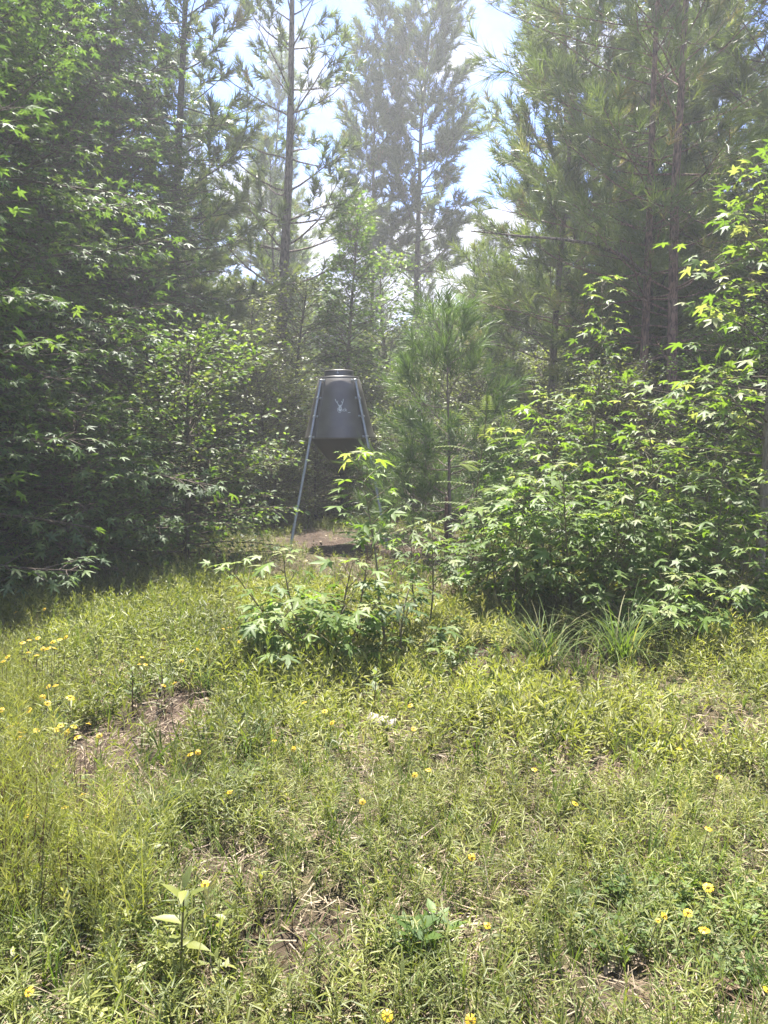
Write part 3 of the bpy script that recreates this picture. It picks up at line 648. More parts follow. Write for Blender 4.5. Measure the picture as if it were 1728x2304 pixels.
q = G(862, 1655); M['palewood'] = plain_mat('bleached_wood', (.25, .215, .18), .85, 0, .2, 30, .4)
ck = thing('wood_chunk', (q[0], q[1], gh(q[0], q[1]) + .02), 'pale bleached chunk of wood lying among the weeds', 'wood chunk'); ck.scale = (1.35, 1.2, 1.2); ck.location[2] += .03; ck.rotation_euler = (R(28), R(6), R(-14))
for k, (x0, x1, z_) in enumerate([(-.062, -.022, 0), (-.019, .020, .002), (.023, .05, -.001)]):
    V = []; rr = np.random.default_rng(k)
    for zz_ in (0, .018):
        V += [(x0, -.03 + rr.normal(0, .003), zz_ + z_), (x1, -.032 + rr.normal(0, .003), zz_ + z_), (x1 + .001, 0, zz_ + z_ + .002), (x1 - .004, .032, zz_ + z_), (x0 + .002, .036 - .01 * k, zz_ + z_), (x0 - .003, 0, zz_ + z_ + .001)]
    F = [(0, 2, 1), (0, 5, 2), (5, 3, 2), (5, 4, 3), (6, 7, 8), (6, 8, 11), (11, 8, 9), (11, 9, 10)] + [f for i in range(6) for f in ((i, (i + 1) % 6, (i + 1) % 6 + 6), (i, (i + 1) % 6 + 6, i + 6))]
    g = Geo(); g.add(V, F); g.build('split_piece', M['palewood'], ck)
#@@TREES
# ------------------------------------------------------------------ pines
def place(o3, name, loc, label, cat='pine tree', group=None, bark='pine', needle='needle', rotz=0, s=1.0):
    tr, br, nd = o3; root = thing(name, loc, label, cat, group); root.rotation_euler = (0, 0, rotz); root.scale = (s, s, s)
    tr.build('trunk', M[bark], root, True); br.build('branches', M[bark], root, True, 'stuff'); nd.build('needles', M[needle], root, kind='stuff')
    return root
def line_path(pts, base):             # trunk path through photograph points at one distance
    return np.array([np.array(p_) - base for p_ in pts])
def trunk_path(pix, d, h, seed=0):
    b = P(pix[0][0], pix[0][1], d); b0 = np.array([b[0], d, 0.0]); Q = [P(u, v, d) - b0 for u, v in pix]
    d1 = norm(Q[-1] - Q[0]); Q = [Q[0] - d1 * (Q[0][2] + .1) / d1[2]] + Q; L = (h - Q[-1][2]) / d1[2]
    Q.append(Q[-1] + d1 * L / 2 + (.05, 0, 0)); Q.append(Q[-1] + d1 * L / 2)
    zs = np.linspace(-.1, h, 12); Qa = np.array(Q); return b0, np.stack([np.interp(zs, Qa[:, 2], Qa[:, 0]), np.interp(zs, Qa[:, 2], Qa[:, 1]), zs], -1)
b0, pa = trunk_path([(636, 677), (641, 560), (651, 380), (655, 180), (657, 0)], 20, 17.5)
place(pine(11, 17.5, .17, 5.6, 3.0, TUFT_WIDE, tsc=.29, path=pa, step=.80, twig=.32, dense=.85, dead=8), 'pine_tree', b0, 'tall straight pine with open crown standing left behind the feeder')
b0, pa = trunk_path([(936, 760), (938, 600), (944, 400), (948, 250), (968, 60)], 30, 18.4)
place(pine(12, 18.4, .17, 8.2, 3.6, TUFT_WIDE, tsc=.36, path=pa, step=.55, dense=1.05, dead=10, prof=lambda f: (.55 + .7 * f) * (1 - f) ** .5 + .06), 'pine_tree', b0, 'far pine with pointed top and bare pale trunk against the clouds')
b0, pa = trunk_path([(838, 700), (838, 500), (840, 400), (848, 60)], 30, 18.0)
place(pine(13, 17.8, .12, 7.8, 2.4, TUFT_WIDE, tsc=.36, path=pa, step=.55, dense=1.05, dead=6), 'pine_tree', b0, 'thin dark pine with dense crown between the two tall open pines')
# the two reddish trunks at the right
b0, pd_ = trunk_path([(1447, 860), (1452, 740), (1457, 620), (1463, 430), (1470, 190)], 13, 12.8)
place(pine(21, 12.8, .085, 3.3, 3.4, TUFT_NEAR, .31, pd_, .62, .28, lambda az: (1.0 + .3 * math.cos(az - math.pi)) * (1 - .5 * max(0, -math.sin(az))), .9, .06, dead=9, prof=lambda f: (1 - f) ** .5 * (.8 + .5 * f) + .05), 'pine_tree', b0, 'slender reddish pine, left one of the close pair of trunks at the right', bark='pine_red')
b0, pe_ = trunk_path([(1512, 860), (1514, 640), (1518, 430), (1534, 190)], 12.4, 12.6)
place(pine(22, 12.6, .10, 4.0, 3.2, TUFT_NEAR, .31, pe_, .66, .28, lambda az: 1 - .5 * max(0, -math.sin(az)), .9, .05, dead=10, prof=lambda f: (1 - f) ** .5 * (.8 + .5 * f) + .05), 'pine_tree', b0, 'thicker reddish pine with plated bark, right one of the close trunk pair', bark='pine_red')
# long bare limb crossing in front of the pines belongs to a leaning dead sapling behind the bushes
lb = np.array([P(1455, 617, 12.9), P(1400, 575, 12.4), P(1330, 548, 12.0), P(1250, 537, 11.7), P(1178, 532, 11.4), P(1120, 526, 11.2), P(1060, 520, 11.0)])
g = Geo(); g.tube(lb - b0, np.linspace(.035, .008, 7), 7); rr = np.random.default_rng(6)
for q in range(12):
    p_, d_ = interp(lb - b0, rr.uniform(.2, .95)); tw = wobble(p_, d_ + rr.normal(0, .8, 3), rr.uniform(.2, .6), 3, rr, .2); g.tube(tw, np.linspace(.008, .002, 4), 3)
pines = [o for o in COL.objects if o.name.startswith('pine_tree')]
root_d = pines[3]; lm = g.build('bare_limb', M['pine'], root_d, True); lm.location = b0 - np.array(root_d.location)
# other named pines
P_A = place(pine(31, 11.5, .09, 1.6, 2.5, TUFT_FAR, .25, None, .5, .22, None, 1.1, .10, dead=4, prof=lambda f: (1 - f) ** .6 * (.9 + .3 * f) + .05), 'pine_tree', (3.45, 15.5, 0), 'bushy mid-height pine with low drooping boughs left of the trunk pair')
P_B = place(pine(32, 14.0, .12, 3.0, 2.9, TUFT_FAR, .27, None, .55, .24, None, 1.1, .05, dead=6), 'pine_tree', (7.6, 14.0, 0), 'dark dense pine filling the upper right corner')
P_C = place(pine(33, 16.0, .13, 4.2, 2.5, TUFT_WIDE, .30, None, .6, .27, None, 1.0, .04, dead=10), 'pine_tree', (-4.9, 17.0, 0), 'dark pine rising behind the shaded leafy wall on the left', bark='dark')
P_D = place(pine(34, 9.0, .07, 1.0, 2.0, TUFT_FAR, .24, None, .42, .22, None, 1.15, .12, dead=3, prof=lambda f: (1 - f) ** .7 + .08), 'pine_tree', (5.3, 17.5, 0), 'small full pine showing in the gap left of the reddish trunks')
# young bright pine right of the feeder
yp = place(pine(41, 3.15, .03, .35, 1.0, TUFT_NEAR, .26, None, .27, .15, None, 1.0, 0, dead=0, prof=lambda f: (1 - f) ** .75 + .12), 'young_pine', (P(1018, 670, 10.2)[0], 10.2, 0), 'young bright green pine with long soft needles right of the feeder', 'young pine', needle='needle_young')
place(pine(42, 1.7, .02, .3, .7, TUFT_NEAR, .22, None, .3, .17, None, 1.0, 0, dead=0, prof=lambda f: (1 - f) ** .7 + .15), 'young_pine', (P(935, 900, 10.9)[0], 11.6, 0), 'small low young pine tucked between the feeder and the brighter young pine', 'young pine', needle='needle_young')
rr = np.random.default_rng(5)
pr = [P_A, P_B, P_C, P_D]
far = [(-12, 22), (-9.5, 24), (-8.2, 19), (-6.4, 27), (-4.9, 30), (.4, 40), (2.2, 34), (4.2, 27), (5.6, 23), (7.4, 27), (9.2, 22), (11, 19), (10, 31), (13, 27), (-14, 30), (-11, 36), (-6, 39), (4.4, 40), (8, 38), (14, 36), (-17, 40), (17, 40),
       (-7.4, 15.5), (9.5, 12), (11.5, 15), (-10.5, 16), (7.0, 18.5), (2.9, 23), (6.2, 15.6), (-4.6, 22.5), (-3.6, 27)]
for i, (x, y) in enumerate(far):
    src = pr[[2, 1, 2, 0, 2, 1][i % 6]]
    o = copy_tree(src); o.location = (x + rr.normal(0, .3), y + rr.normal(0, .5), 0); o.rotation_euler = (rr.normal(0, .02), rr.normal(0, .02), rr.uniform(0, 6.28))
    s_ = rr.uniform(.85, 1.2) * (1 if y < 30 else 1.1)
    if x > 0 and x < 3.5 and y > 20: s_ = .72                  # open sky above the middle
    if -2.7 < x < 0 and y < 26: s_ = .55
    if (x, y) == (6.2, 15.6): s_ = .8
    if (x, y) == (-4.9, 30): s_ = .7
    if 955 < 864 + FOC * x / y < 1200: s_ = min(s_, .62)
    if (x, y) == (-3.6, 27): s_ = .75
    o.scale = (s_, s_, s_); o['label'] = 'hazy pine standing in the wood beyond the clearing'; o['group'] = 'pines in the wood beyond the clearing'

# ------------------------------------------------------------------ hardwoods
def hardwood(spec, name, loc, label, cat, leafset, tms, mat, n_obj=0, bark='twig', group=None, mass_name='foliage', rotz=0):
    tr, br, acc, rg = spec; root = thing(name, loc, label, cat, group)
    if rotz: root.rotation_euler = (0, 0, rotz)
    tr.build('trunk', M[bark], root, True); br.build('twigs', M['twig'], root, True, 'stuff')
    if n_obj: leaf_objects(root, acc, np.array(loc), leafset, n_obj, tms, M[mat], rg)
    else: mass(acc, tms, mass_name, M[mat], root, rg)
    return root
cone = lambda f: (1 - f) ** .75 + .12
dome = lambda f: math.sqrt(max(0, 1 - (1.6 * f - .6) ** 2 if f > .375 else 1)) * .9 + .1
# shaded wall of leaves at the left
face = lambda a: 1.0 + .12 * math.cos(a + .8)
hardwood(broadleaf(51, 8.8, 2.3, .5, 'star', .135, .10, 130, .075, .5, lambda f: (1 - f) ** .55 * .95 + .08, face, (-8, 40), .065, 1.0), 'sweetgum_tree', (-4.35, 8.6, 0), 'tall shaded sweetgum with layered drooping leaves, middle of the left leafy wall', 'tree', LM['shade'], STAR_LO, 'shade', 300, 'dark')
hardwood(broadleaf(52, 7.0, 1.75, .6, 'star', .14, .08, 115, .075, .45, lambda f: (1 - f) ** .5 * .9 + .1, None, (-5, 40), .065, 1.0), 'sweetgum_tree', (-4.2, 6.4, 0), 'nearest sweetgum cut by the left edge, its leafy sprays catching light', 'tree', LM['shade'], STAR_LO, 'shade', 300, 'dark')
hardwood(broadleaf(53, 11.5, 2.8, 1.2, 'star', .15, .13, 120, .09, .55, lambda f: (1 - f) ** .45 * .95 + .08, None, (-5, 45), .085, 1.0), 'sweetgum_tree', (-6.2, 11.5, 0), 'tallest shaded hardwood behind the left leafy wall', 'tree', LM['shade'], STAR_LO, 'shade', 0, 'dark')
hardwood(broadleaf(54, 2.7, 1.5, .15, 'oval', .085, .04, 85, .05, .35, dome, None, (-5, 50), .06, 1.0), 'leafy_shrub', (-2.6, 9.6, 0), 'rounded shrub with oval green leaves at the right end of the left leafy wall', 'shrub', LM['oval'], [OVAL], 'small', 300)
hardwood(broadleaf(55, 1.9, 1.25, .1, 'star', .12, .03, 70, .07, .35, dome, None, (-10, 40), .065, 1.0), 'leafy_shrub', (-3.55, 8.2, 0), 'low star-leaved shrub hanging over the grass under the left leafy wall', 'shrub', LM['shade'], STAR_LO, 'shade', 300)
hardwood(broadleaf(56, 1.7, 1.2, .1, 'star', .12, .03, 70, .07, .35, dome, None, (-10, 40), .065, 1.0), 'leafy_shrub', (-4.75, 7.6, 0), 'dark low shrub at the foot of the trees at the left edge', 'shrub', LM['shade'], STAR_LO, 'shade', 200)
hardwood(broadleaf(57, 4.6, 1.3, .4, 'oval', .10, .05, 80, .06, .4, lambda f: (1 - f) ** .5 * .9 + .1, None, (0, 50), .075, 1.0), 'leafy_shrub', (-4.0, 11.4, 0), 'upright small-leaved shrub behind the left leafy wall, left of the dark trunk', 'shrub', LM['oval'], [OVAL, DIA], 'shade', 0)
LT = [o for o in COL.objects if o.name == 'sweetgum_tree.002'][0]
for x, y, s, lab in [(-5.7, 11.9, .95, 'shaded leafy tree right behind the middle of the left leafy wall'), (-7.9, 14.6, 1.15, 'big shaded hardwood filling the upper left corner behind the leafy wall'), (-5.3, 13.6, .98, 'shaded hardwood behind the right end of the left leafy wall')]:
    o = copy_tree(LT); o.location = (x, y, 0); o.scale = (s, s, s); o.rotation_euler = (0, 0, x); o['label'] = lab
hardwood(broadleaf(58, 10.5, 2.0, 2.6, 'star', .14, .14, 125, .085, .5, lambda f: (1 - f) ** .45 * .85 + .12, None, (-5, 45), .075, 1.0), 'hardwood_tree', (-4.15, 14.6, 0), 'dark-trunked hardwood with a leafy crown left of the tall open pine', 'tree', None, STAR_LO, 'shade', 0, 'dark')
# sunlit young hardwoods behind the feeder
hardwood(broadleaf(61, 6.8, 1.15, 1.2, 'star', .13, .06, 120, .07, .38, lambda f: (1 - f) ** .6 * .9 + .12, None, (5, 55), .06, 1.0), 'young_sweetgum', (P(772, 500, 17)[0], 17, 0), 'sunlit yellow-green young sweetgum rising directly above the feeder', 'young tree', LM['gum'], [STAR_LO[0], DIA], 'fresh', 0, 'smooth')
H2 = hardwood(broadleaf(62, 6.0, 1.5, .6, 'star', .13, .06, 110, .075, .4, dome, None, (0, 50), .07, 1.0), 'young_sweetgum', (P(900, 620, 19)[0], 19.5, 0), 'leafy young hardwood right of the yellow-green sweetgum behind the feeder', 'young tree', LM['gum'], [STAR_LO[1], DIA], 'gum', 0, 'smooth')
H3 = hardwood(broadleaf(63, 5.2, 1.7, .3, 'oval', .11, .06, 120, .06, .4, dome, None, (0, 45), .07, 1.0), 'understory_tree', (P(650, 800, 17)[0], 17, 0), 'mixed olive understory tree between the tall pine trunk and the feeder', 'tree', None, [OVAL, DIA], 'brush', 0, 'dark')
H4 = hardwood(broadleaf(64, 3.0, 1.6, .15, 'oval', .085, .04, 120, .045, .35, dome, None, (0, 45), .06, 1.0), 'understory_shrub', (-2.2, 14.2, 0), 'brushy small-leaved shrub behind the feeder on its left side', 'shrub', None, [DIA], 'brush', 0, 'dark')
H5 = hardwood(broadleaf(65, 9.5, 2.4, 1.0, 'star', .14, .09, 110, .09, .5, lambda f: (1 - f) ** .45 * .9 + .1, None, (0, 50), .1, 1.0), 'understory_tree', (8.2, 10.2, 0), 'leafy hardwood at the right edge behind the bushes', 'tree', None, [STAR_LO[0], DIA], 'gum', 0, 'dark')
def dup(src, x, y, s, lab, grp, sz=None):
    o = copy_tree(src); o.location = (x, y, 0); o.scale = (s, s, s * (sz or 1)); o.rotation_euler = (0, 0, rr.uniform(0, 6.28)); o['label'] = lab; o['group'] = grp; return o
UG = 'shrubs of the understory behind the feeder'; UL = 'brushy green shrub in the tangled understory behind the clearing'
for x, y, s in [(-3.3, 13.2, .75), (-1.3, 13.9, .55), (-.2, 14.4, .62), (.9, 14.0, .6), (1.9, 13.2, .62), (2.8, 12.6, .55), (-.9, 15.8, .9), (.6, 16.2, .95), (2.2, 15.6, 1.0), (-3.4, 16.2, 1.1), (-5.6, 15.4, 1.1), (4.2, 14.2, .8), (5.8, 13.2, .8), (3.5, 17.5, 1.1), (6.8, 16.0, 1.1), (-7.5, 14, 1.1), (-1.9, 12.6, .45)]:
    dup(H4, x, y, s, UL, UG)
TG = 'young trees in the wood behind the clearing'; TL = 'leafy young hardwood in the hazy wood behind the clearing'
for i, (x, y, s) in enumerate([(-5.8, 18.5, 1.2), (-8.5, 21, 1.5), (-3.8, 21, 1.1), (1.4, 22, .85), (.4, 24, .9), (3.4, 20.5, 1.0), (5.2, 20, 1.1), (7.4, 21, 1.4), (9.5, 18, 1.4), (11.5, 22, 1.6), (-11, 25, 1.7), (-1.2, 27, 1.1), (2.6, 28, 1.1), (-5, 33, 1.6), (1.8, 44, 1.3), (-1.5, 46, 1.5), (5, 45, 1.7), (9, 46, 1.9), (-9, 45, 2), (-14, 48, 2.2), (14, 48, 2.2), (-4.5, 47, 1.7)]):
    dup([H3, H2][i % 2], x, y, s, TL, TG)
# closed far wood: one mass
g = Geo(); fr_n = 26000; rg = np.random.default_rng(9); az = rg.uniform(-.85, .85, fr_n); rad = rg.uniform(48, 62, fr_n); x = rad * np.sin(az); y = rad * np.cos(az)
top = 7 + 5 * vnoise(x, y, .18, 61) + 4 * np.abs(np.sin(az * 2.0)); z = rg.uniform(0, 1, fr_n) ** .8 * top
g.scatter(T(DIA[0] * (1.6, 1, 1), DIA[1]), np.stack([x, y, z], -1), frames(rg.normal(size=(fr_n, 3)), rg.normal(size=(fr_n, 3))), rg.uniform(.5, 1.1, fr_n), rg.random(fr_n))
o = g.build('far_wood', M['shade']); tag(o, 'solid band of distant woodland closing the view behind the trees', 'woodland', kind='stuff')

# ------------------------------------------------------------------ saplings and bushes
def sapling(seed, h, stems, lsz, mat, loc, label, cat='sapling', n_obj=300, name='sweetgum_sapling', top_long=True, side_l=.5, step=.1, bark='stem', spread=.35, gap=1.0, lean=(0, 0), twig_up=.8, group=None, low=.12):
    """upright stems with ascending side shoots; big star leaves on long stalks"""
    rng = np.random.default_rng(seed); tr, acc = Geo(), []; root = thing(name, loc, label, cat, group)
    for s in range(stems):
        az = s * 2.4 + rng.uniform(0, 1); k = 0 if s == 0 else 1; hh = h * (1 if s == 0 else rng.uniform(.5, .95))
        d0 = norm(np.array([math.cos(az) * spread * k + lean[0], math.sin(az) * spread * k + lean[1], 1]))
        sp_ = wobble((math.cos(az) * .08 * k, math.sin(az) * .08 * k, -.03), d0, hh, 7, rng, .07, .03); g = Geo(); g.tube(sp_, np.linspace(.006 + .004 * h, .0025, 8), 6); g.build('stem', M[bark], root, True)
        n_s = max(3, int(hh / (step * .7))); a2 = rng.uniform(0, 6)
        for q in range(n_s):
            t = low + (1 - low) * q / n_s; a2 += 2.4 + rng.normal(0, .3); p_, d_ = interp(sp_, t); L = side_l * (1 - .72 * t) * rng.uniform(.5, 1.2) + .04
            e = twig_up + rng.normal(0, .2); td = norm(np.array([math.cos(a2), math.sin(a2), e])); tp = wobble(p_, td, L, 4, rng, .08, .03); tr.tube(tp, np.linspace(.004, .0018, 5), 4)
            m = max(2, int(L / (.055 * gap)))
            for w in range(m):
                pp, pd = interp(tp, 1 - .75 * w / m); a3 = a2 + rng.uniform(-1.6, 1.6) * (1 if w else .3)
                ld = norm(np.array([math.cos(a3), math.sin(a3), rng.uniform(-.35, .2)])); pl = lsz * rng.uniform(.3, .55)
                acc.append((pp + (ld + (0, 0, .25)) * pl, ld, norm(np.array([0, 0, 1]) + rng.normal(0, .25, 3) + ld * .25), lsz * rng.uniform(.42, 1.15) * (1 - .25 * (w == 0) * (t > .8)), min(.99, max(0, rng.normal(.33, .24) + .35 * (t > .75) * (w < 2)))))
        for q in range(5):                    # terminal cluster
            a3 = q * 1.3 + rng.uniform(0, .5); ld = norm(np.array([math.cos(a3), math.sin(a3), rng.uniform(-.2, .3)])); acc.append((sp_[-1] + ld * lsz * .3, ld, norm(np.array([0, 0, 1]) + ld * .4 + rng.normal(0, .15, 3)), lsz * rng.uniform(.4, .8), rng.uniform(.7, .99)))
    tr.build('shoots', M[bark], root, True, 'stuff')
    leaf_objects(root, acc, np.array(loc), LM[mat], n_obj, STAR_LO, M[mat], rng)
    return root, len(acc)
def at(u, v, d, z=0): r_ = P(u, v, d); return (r_[0], d, z)
tot = []
def S(*a, **k): o, n_ = sapling(*a, **k); tot.append(n_); return o
# centre sapling and the bush at its feet
S(101, P(868, 1000, 5.3)[2], 1, .165, 'gum_young', at(872, 1400, 5.3), 'slim sweetgum sapling with pale star leaves standing in front of the feeder', side_l=.42, step=.15, low=.5, lean=(-.01, 0), n_obj=200)
S(102, .80, 5, .16, 'gum_young', at(745, 1480, 5.0), 'low spreading sweetgum bush around the foot of the slim sapling', 'bush', side_l=.55, step=.16, spread=.85, n_obj=300, name='sweetgum_bush')
S(103, .95, 3, .155, 'gum_young', at(690, 1450, 5.15), 'sweetgum shoot leaning left with a bright leafy tip', lean=(-.62, 0), side_l=.3, step=.12, spread=.25, n_obj=140)
S(104, .62, 4, .14, 'gum', at(900, 1470, 5.05), 'short dense sweetgum shoots right of the slim sapling', 'bush', side_l=.42, step=.17, spread=.7, n_obj=200, name='sweetgum_bush')
S(105, .9, 2, .14, 'gum_young', at(800, 1440, 5.35), 'upright shoot with a reddish tip in the middle of the low bush', side_l=.25, step=.13, spread=.3, n_obj=90, bark='redstem')
S(106, .95, 2, .15, 'gum_young', at(968, 1370, 5.9), 'small sweetgum sapling partly hiding the rusty stake', side_l=.35, step=.1, low=.4, spread=.2, n_obj=120)
# right thicket
S(111, P(1340, 612, 8.2)[2], 1, .17, 'gum_young', at(1345, 1200, 8.2), 'tallest bright sweetgum spire in the right thicket', side_l=.62, step=.085, low=.12, n_obj=260, gap=.9)
S(112, P(1232, 880, 7.2)[2], 2, .17, 'gum_young', at(1235, 1280, 7.2), 'bright leafy sapling left of the tall spire in the thicket', side_l=.6, step=.09, spread=.12, n_obj=300)
S(113, P(1458, 895, 6.8)[2], 2, .17, 'gum_young', at(1452, 1300, 6.8), 'bright sapling right of the tall spire with an orange-tinged tip', side_l=.6, step=.09, spread=.12, n_obj=300)
S(114, 1.25, 4, .165, 'gum_young', at(1150, 1360, 6.4), 'dense sweetgum bush at the left front of the right thicket', 'bush', side_l=.55, step=.1, spread=.45, n_obj=300, name='sweetgum_bush')
S(115, 1.45, 4, .165, 'gum_young', at(1290, 1380, 6.2), 'broad sweetgum bush filling the middle of the thicket', 'bush', side_l=.6, step=.1, spread=.4, n_obj=300, name='sweetgum_bush')
S(116, 1.35, 4, .165, 'gum_young', at(1430, 1390, 6.1), 'leafy sweetgum bush right of the middle in the thicket', 'bush', side_l=.6, step=.1, spread=.42, n_obj=300, name='sweetgum_bush')
S(117, .62, 5, .165, 'gum_young', at(1500, 1440, 5.5), 'low bright sweetgum spray spreading over the grass at the right', 'bush', side_l=.45, step=.11, spread=.9, n_obj=240, name='sweetgum_bush')
S(118, 1.5, 4, .165, 'gum_young', at(1600, 1380, 6.3), 'sweetgum bush in front of the smooth pale trunk', 'bush', side_l=.6, step=.1, spread=.45, n_obj=300, name='sweetgum_bush')
S(119, 2.3, 3, .16, 'gum_young', at(1560, 1250, 7.8), 'tall sweetgum thicket behind the pale trunk', 'bush', side_l=.65, step=.1, spread=.22, n_obj=300, name='sweetgum_bush')
S(120, 1.0, 4, .15, 'gum_young', at(1070, 1300, 7.1), 'small sweetgum bush right behind the rusty stake', 'bush', side_l=.45, step=.1, spread=.4, n_obj=240, name='sweetgum_bush')
S(121, 2.0, 3, .16, 'gum', at(1330, 1200, 8.6), 'shaded sweetgum bush around the foot of the tall spire', 'bush', side_l=.6, step=.11, spread=.3, n_obj=200, name='sweetgum_bush')
S(122, .8, 4, .15, 'gum', at(1680, 1460, 5.6), 'low sweetgum shoots at the right edge of the grass', 'bush', side_l=.45, step=.11, spread=.6, n_obj=160, name='sweetgum_bush')
# the tree at the right edge with a smooth pale trunk
spec = broadleaf(131, 3.95, 1.1, 1.4, 'star', .17, .042, 45, .10, .4, lambda f: (1 - f) ** .5 * .9 + .15, None, (5, 50), .11, 1.0)
hardwood(spec, 'sweetgum_tree', at(1712, 1300, 6.9), 'young sweetgum with smooth pale trunk at the right edge', 'tree', LM['gum_young'], STAR_LO, 'gum_young', 300, 'smooth')
hardwood(broadleaf(132, 3.0, 1.5, .2, 'small', .05, .04, 110, .032, .33, dome, None, (0, 45), .055, 1.0), 'fine_leaved_shrub', (4.9, 8.9, 0), 'dense fine-leaved shrub glittering behind the thicket at the right', 'shrub', None, [DIA], 'fresh', 0)
hardwood(broadleaf(133, 2.3, 1.2, .2, 'small', .05, .04, 90, .032, .33, dome, None, (0, 45), .055, 1.0), 'fine_leaved_shrub', (3.0, 9.6, 0), 'fine-leaved shrub deep in the thicket behind the tall spire', 'shrub', None, [DIA], 'brush', 0)

# pinnate-leaved sapling
def pinnate(loc, h, seed, label):
    rng = np.random.default_rng(seed); root = thing('pinnate_sapling', loc, label, 'sapling'); sp_ = wobble((0, 0, 0), (0, .03, 1), h, 6, rng, .04); g = Geo(); g.tube(sp_, np.linspace(.012, .004, 7), 6); g.build('stem', M['stem'], root, True)
    for q in range(16):
        t = .45 + .55 * q / 15; p_, _ = interp(sp_, t); az = q * 2.4; e = .25 + 1.1 * (t - .45); L = rng.uniform(.38, .55)
        rp_ = wobble(p_, (math.cos(az), math.sin(az), e), L, 6, rng, .04, -.09); g = Geo(); g.tube(rp_, np.linspace(.003, .001, 7), 4)
        for w in range(11):
            tt_ = .2 + .8 * w / 10; pp, pd = interp(rp_, tt_); lat = norm(np.cross(pd, [0, 0, 1]))
            for sg in (-1, 1):
                ld = norm(lat * sg + pd * .35 + (0, 0, -.15)); g.scatter(NARROW, [pp], frames(ld, (0, 0, 1)), .085 * (1.1 - .5 * tt_), .5)
        g.build('leaf', M['glaucous'], root)
pinnate(at(1058, 1200, 7.6), P(1058, 930, 7.6)[2], 3, 'sapling with feather-like leaves of many narrow leaflets beside the young pine')

# grass tussocks
for k, (u, v, s_, lab) in enumerate([(1222, 1500, .50, 'tall arching grass tussock, left one of two below the thicket'), (1395, 1492, .58, 'tall arching grass tussock, right one of two below the thicket'), (1310, 1520, .34, 'shorter grass tuft between the two tall tussocks'),
                                     (560, 1745, .34, 'dark green grass tuft left of centre in the sunny weeds'), (325, 1880, .2, 'low dark tuft of grass below the bare patch of soil'), (980, 1530, .34, 'upright grass tuft at the right foot of the low bush'), (450, 1560, .3, 'arching grass tuft left of the low bush')]):
    q = G(u, v); t_ = thing('grass_tussock', (q[0], q[1], gh(*q[:2])), lab, 'grass tussock', None); rg = np.random.default_rng(200 + k); nbl = 110 if s_ > .45 else 45
    for b in range(nbl):
        tv, tf = blade_template(6, .008, 1.5, 1, 900 + k * 300 + b, .55); g = Geo(); g.add((tv * s_ * 1.35)[:, [0, 2, 1]] + (rg.normal(0, .045), rg.normal(0, .045), 0), tf, rg.uniform(.05, .6) if rg.random() < .8 else rg.uniform(.8, 1)); g.build('blade', M['grass'], t_)

# single broad-leaved plants of the foreground
def herb(name, u, v, h, label, n_l, ll, tm, mat, seed, bark='stem', el=(10, 60), cat='plant', tint=(.3, .9), opp=True, lowf=.15):
    q = G(u, v); root = thing(name, (q[0], q[1], gh(*q[:2])), label, cat); rg = np.random.default_rng(seed); sp_ = wobble((0, 0, 0), (rg.normal(0, .05), rg.normal(0, .05), 1), h, 5, rg, .05); g = Geo(); g.tube(sp_, np.linspace(.005, .002, 6), 6); g.build('stem', M[bark], root, True)
    for i in range(n_l):
        t = lowf + (1 - lowf) * (i // 2 if opp else i) / max(1, (n_l / 2 if opp else n_l) - 1); p_, _ = interp(sp_, min(t, 1)); az = (i // 2) * 1.57 + (i % 2) * math.pi + rg.normal(0, .2) if opp else i * 2.4
        e = R(rg.uniform(*el)); ld = np.array([math.cos(az) * math.cos(e), math.sin(az) * math.cos(e), math.sin(e)]); g = Geo(); g.scatter(tm, [p_], frames(ld, (0, 0, 1)), ll * rg.uniform(.65, 1.1) * (1 - .35 * t), rg.uniform(*tint)); g.build('leaf', M[mat], root)
    return root
BROAD = T(OVAL[0] * (.8, 1, 1), OVAL[1]); LBIG = lance(.17, .05, .22)
herb('milkweed_plant', 408, 2210, .30, 'pale green upright plant with long broad leaves in the lower left weeds', 16, .12, LBIG, 'weed', 1, el=(15, 70), tint=(0, .45))
herb('dock_plant', 925, 2165, .10, 'dark broad-leaved weed near the bottom centre', 11, .15, BROAD, 'gum', 2, el=(0, 45), opp=False, tint=(.1, .6))
herb('dock_plant', 985, 2130, .09, 'second dark broad-leaved weed just right of the bottom centre one', 8, .12, BROAD, 'gum', 8, el=(0, 50), opp=False, tint=(.2, .8))
herb('pale_weed', 838, 1610, .26, 'pale-leaved weed on dark stems in front of the low bush', 12, .11, BROAD, 'glaucous', 3, 'redstem', (10, 60), lowf=.5)
herb('pale_weed', 1015, 1530, .22, 'pale-leaved weed in the grass right of the low bush', 10, .11, BROAD, 'glaucous', 4, 'redstem', (5, 50), lowf=.5)
herb('squash_leaf_weed', 1276, 1610, .10, 'low grey-green weed with wide lobed leaves below the grass tussocks', 7, .13, STAR_HI[1], 'glaucous', 5, el=(5, 35), opp=False)
herb('pale_weed', 300, 1610, .28, 'stemmy weed with pale oval leaves above the bare patch of soil', 14, .09, BROAD, 'glaucous', 6, 'redstem', (0, 45), lowf=.4)
herb('pale_weed', 372, 1600, .26, 'weed with pale oval leaves right of the one above the bare soil', 10, .085, BROAD, 'glaucous', 7, 'redstem', (0, 45), lowf=.4)
herb('reddish_sprout', 728, 1330, .34, 'thin reddish sprout standing in front of the bare ground under the feeder', 8, .07, LANCE, 'small', 9, 'redstem', (10, 50), lowf=.4)
herb('leafy_weed', 1168, 1640, .22, 'yellowish upright weed left of the squash-leaved one', 9, .09, LBIG, 'weed', 10, 'stem', (30, 70))

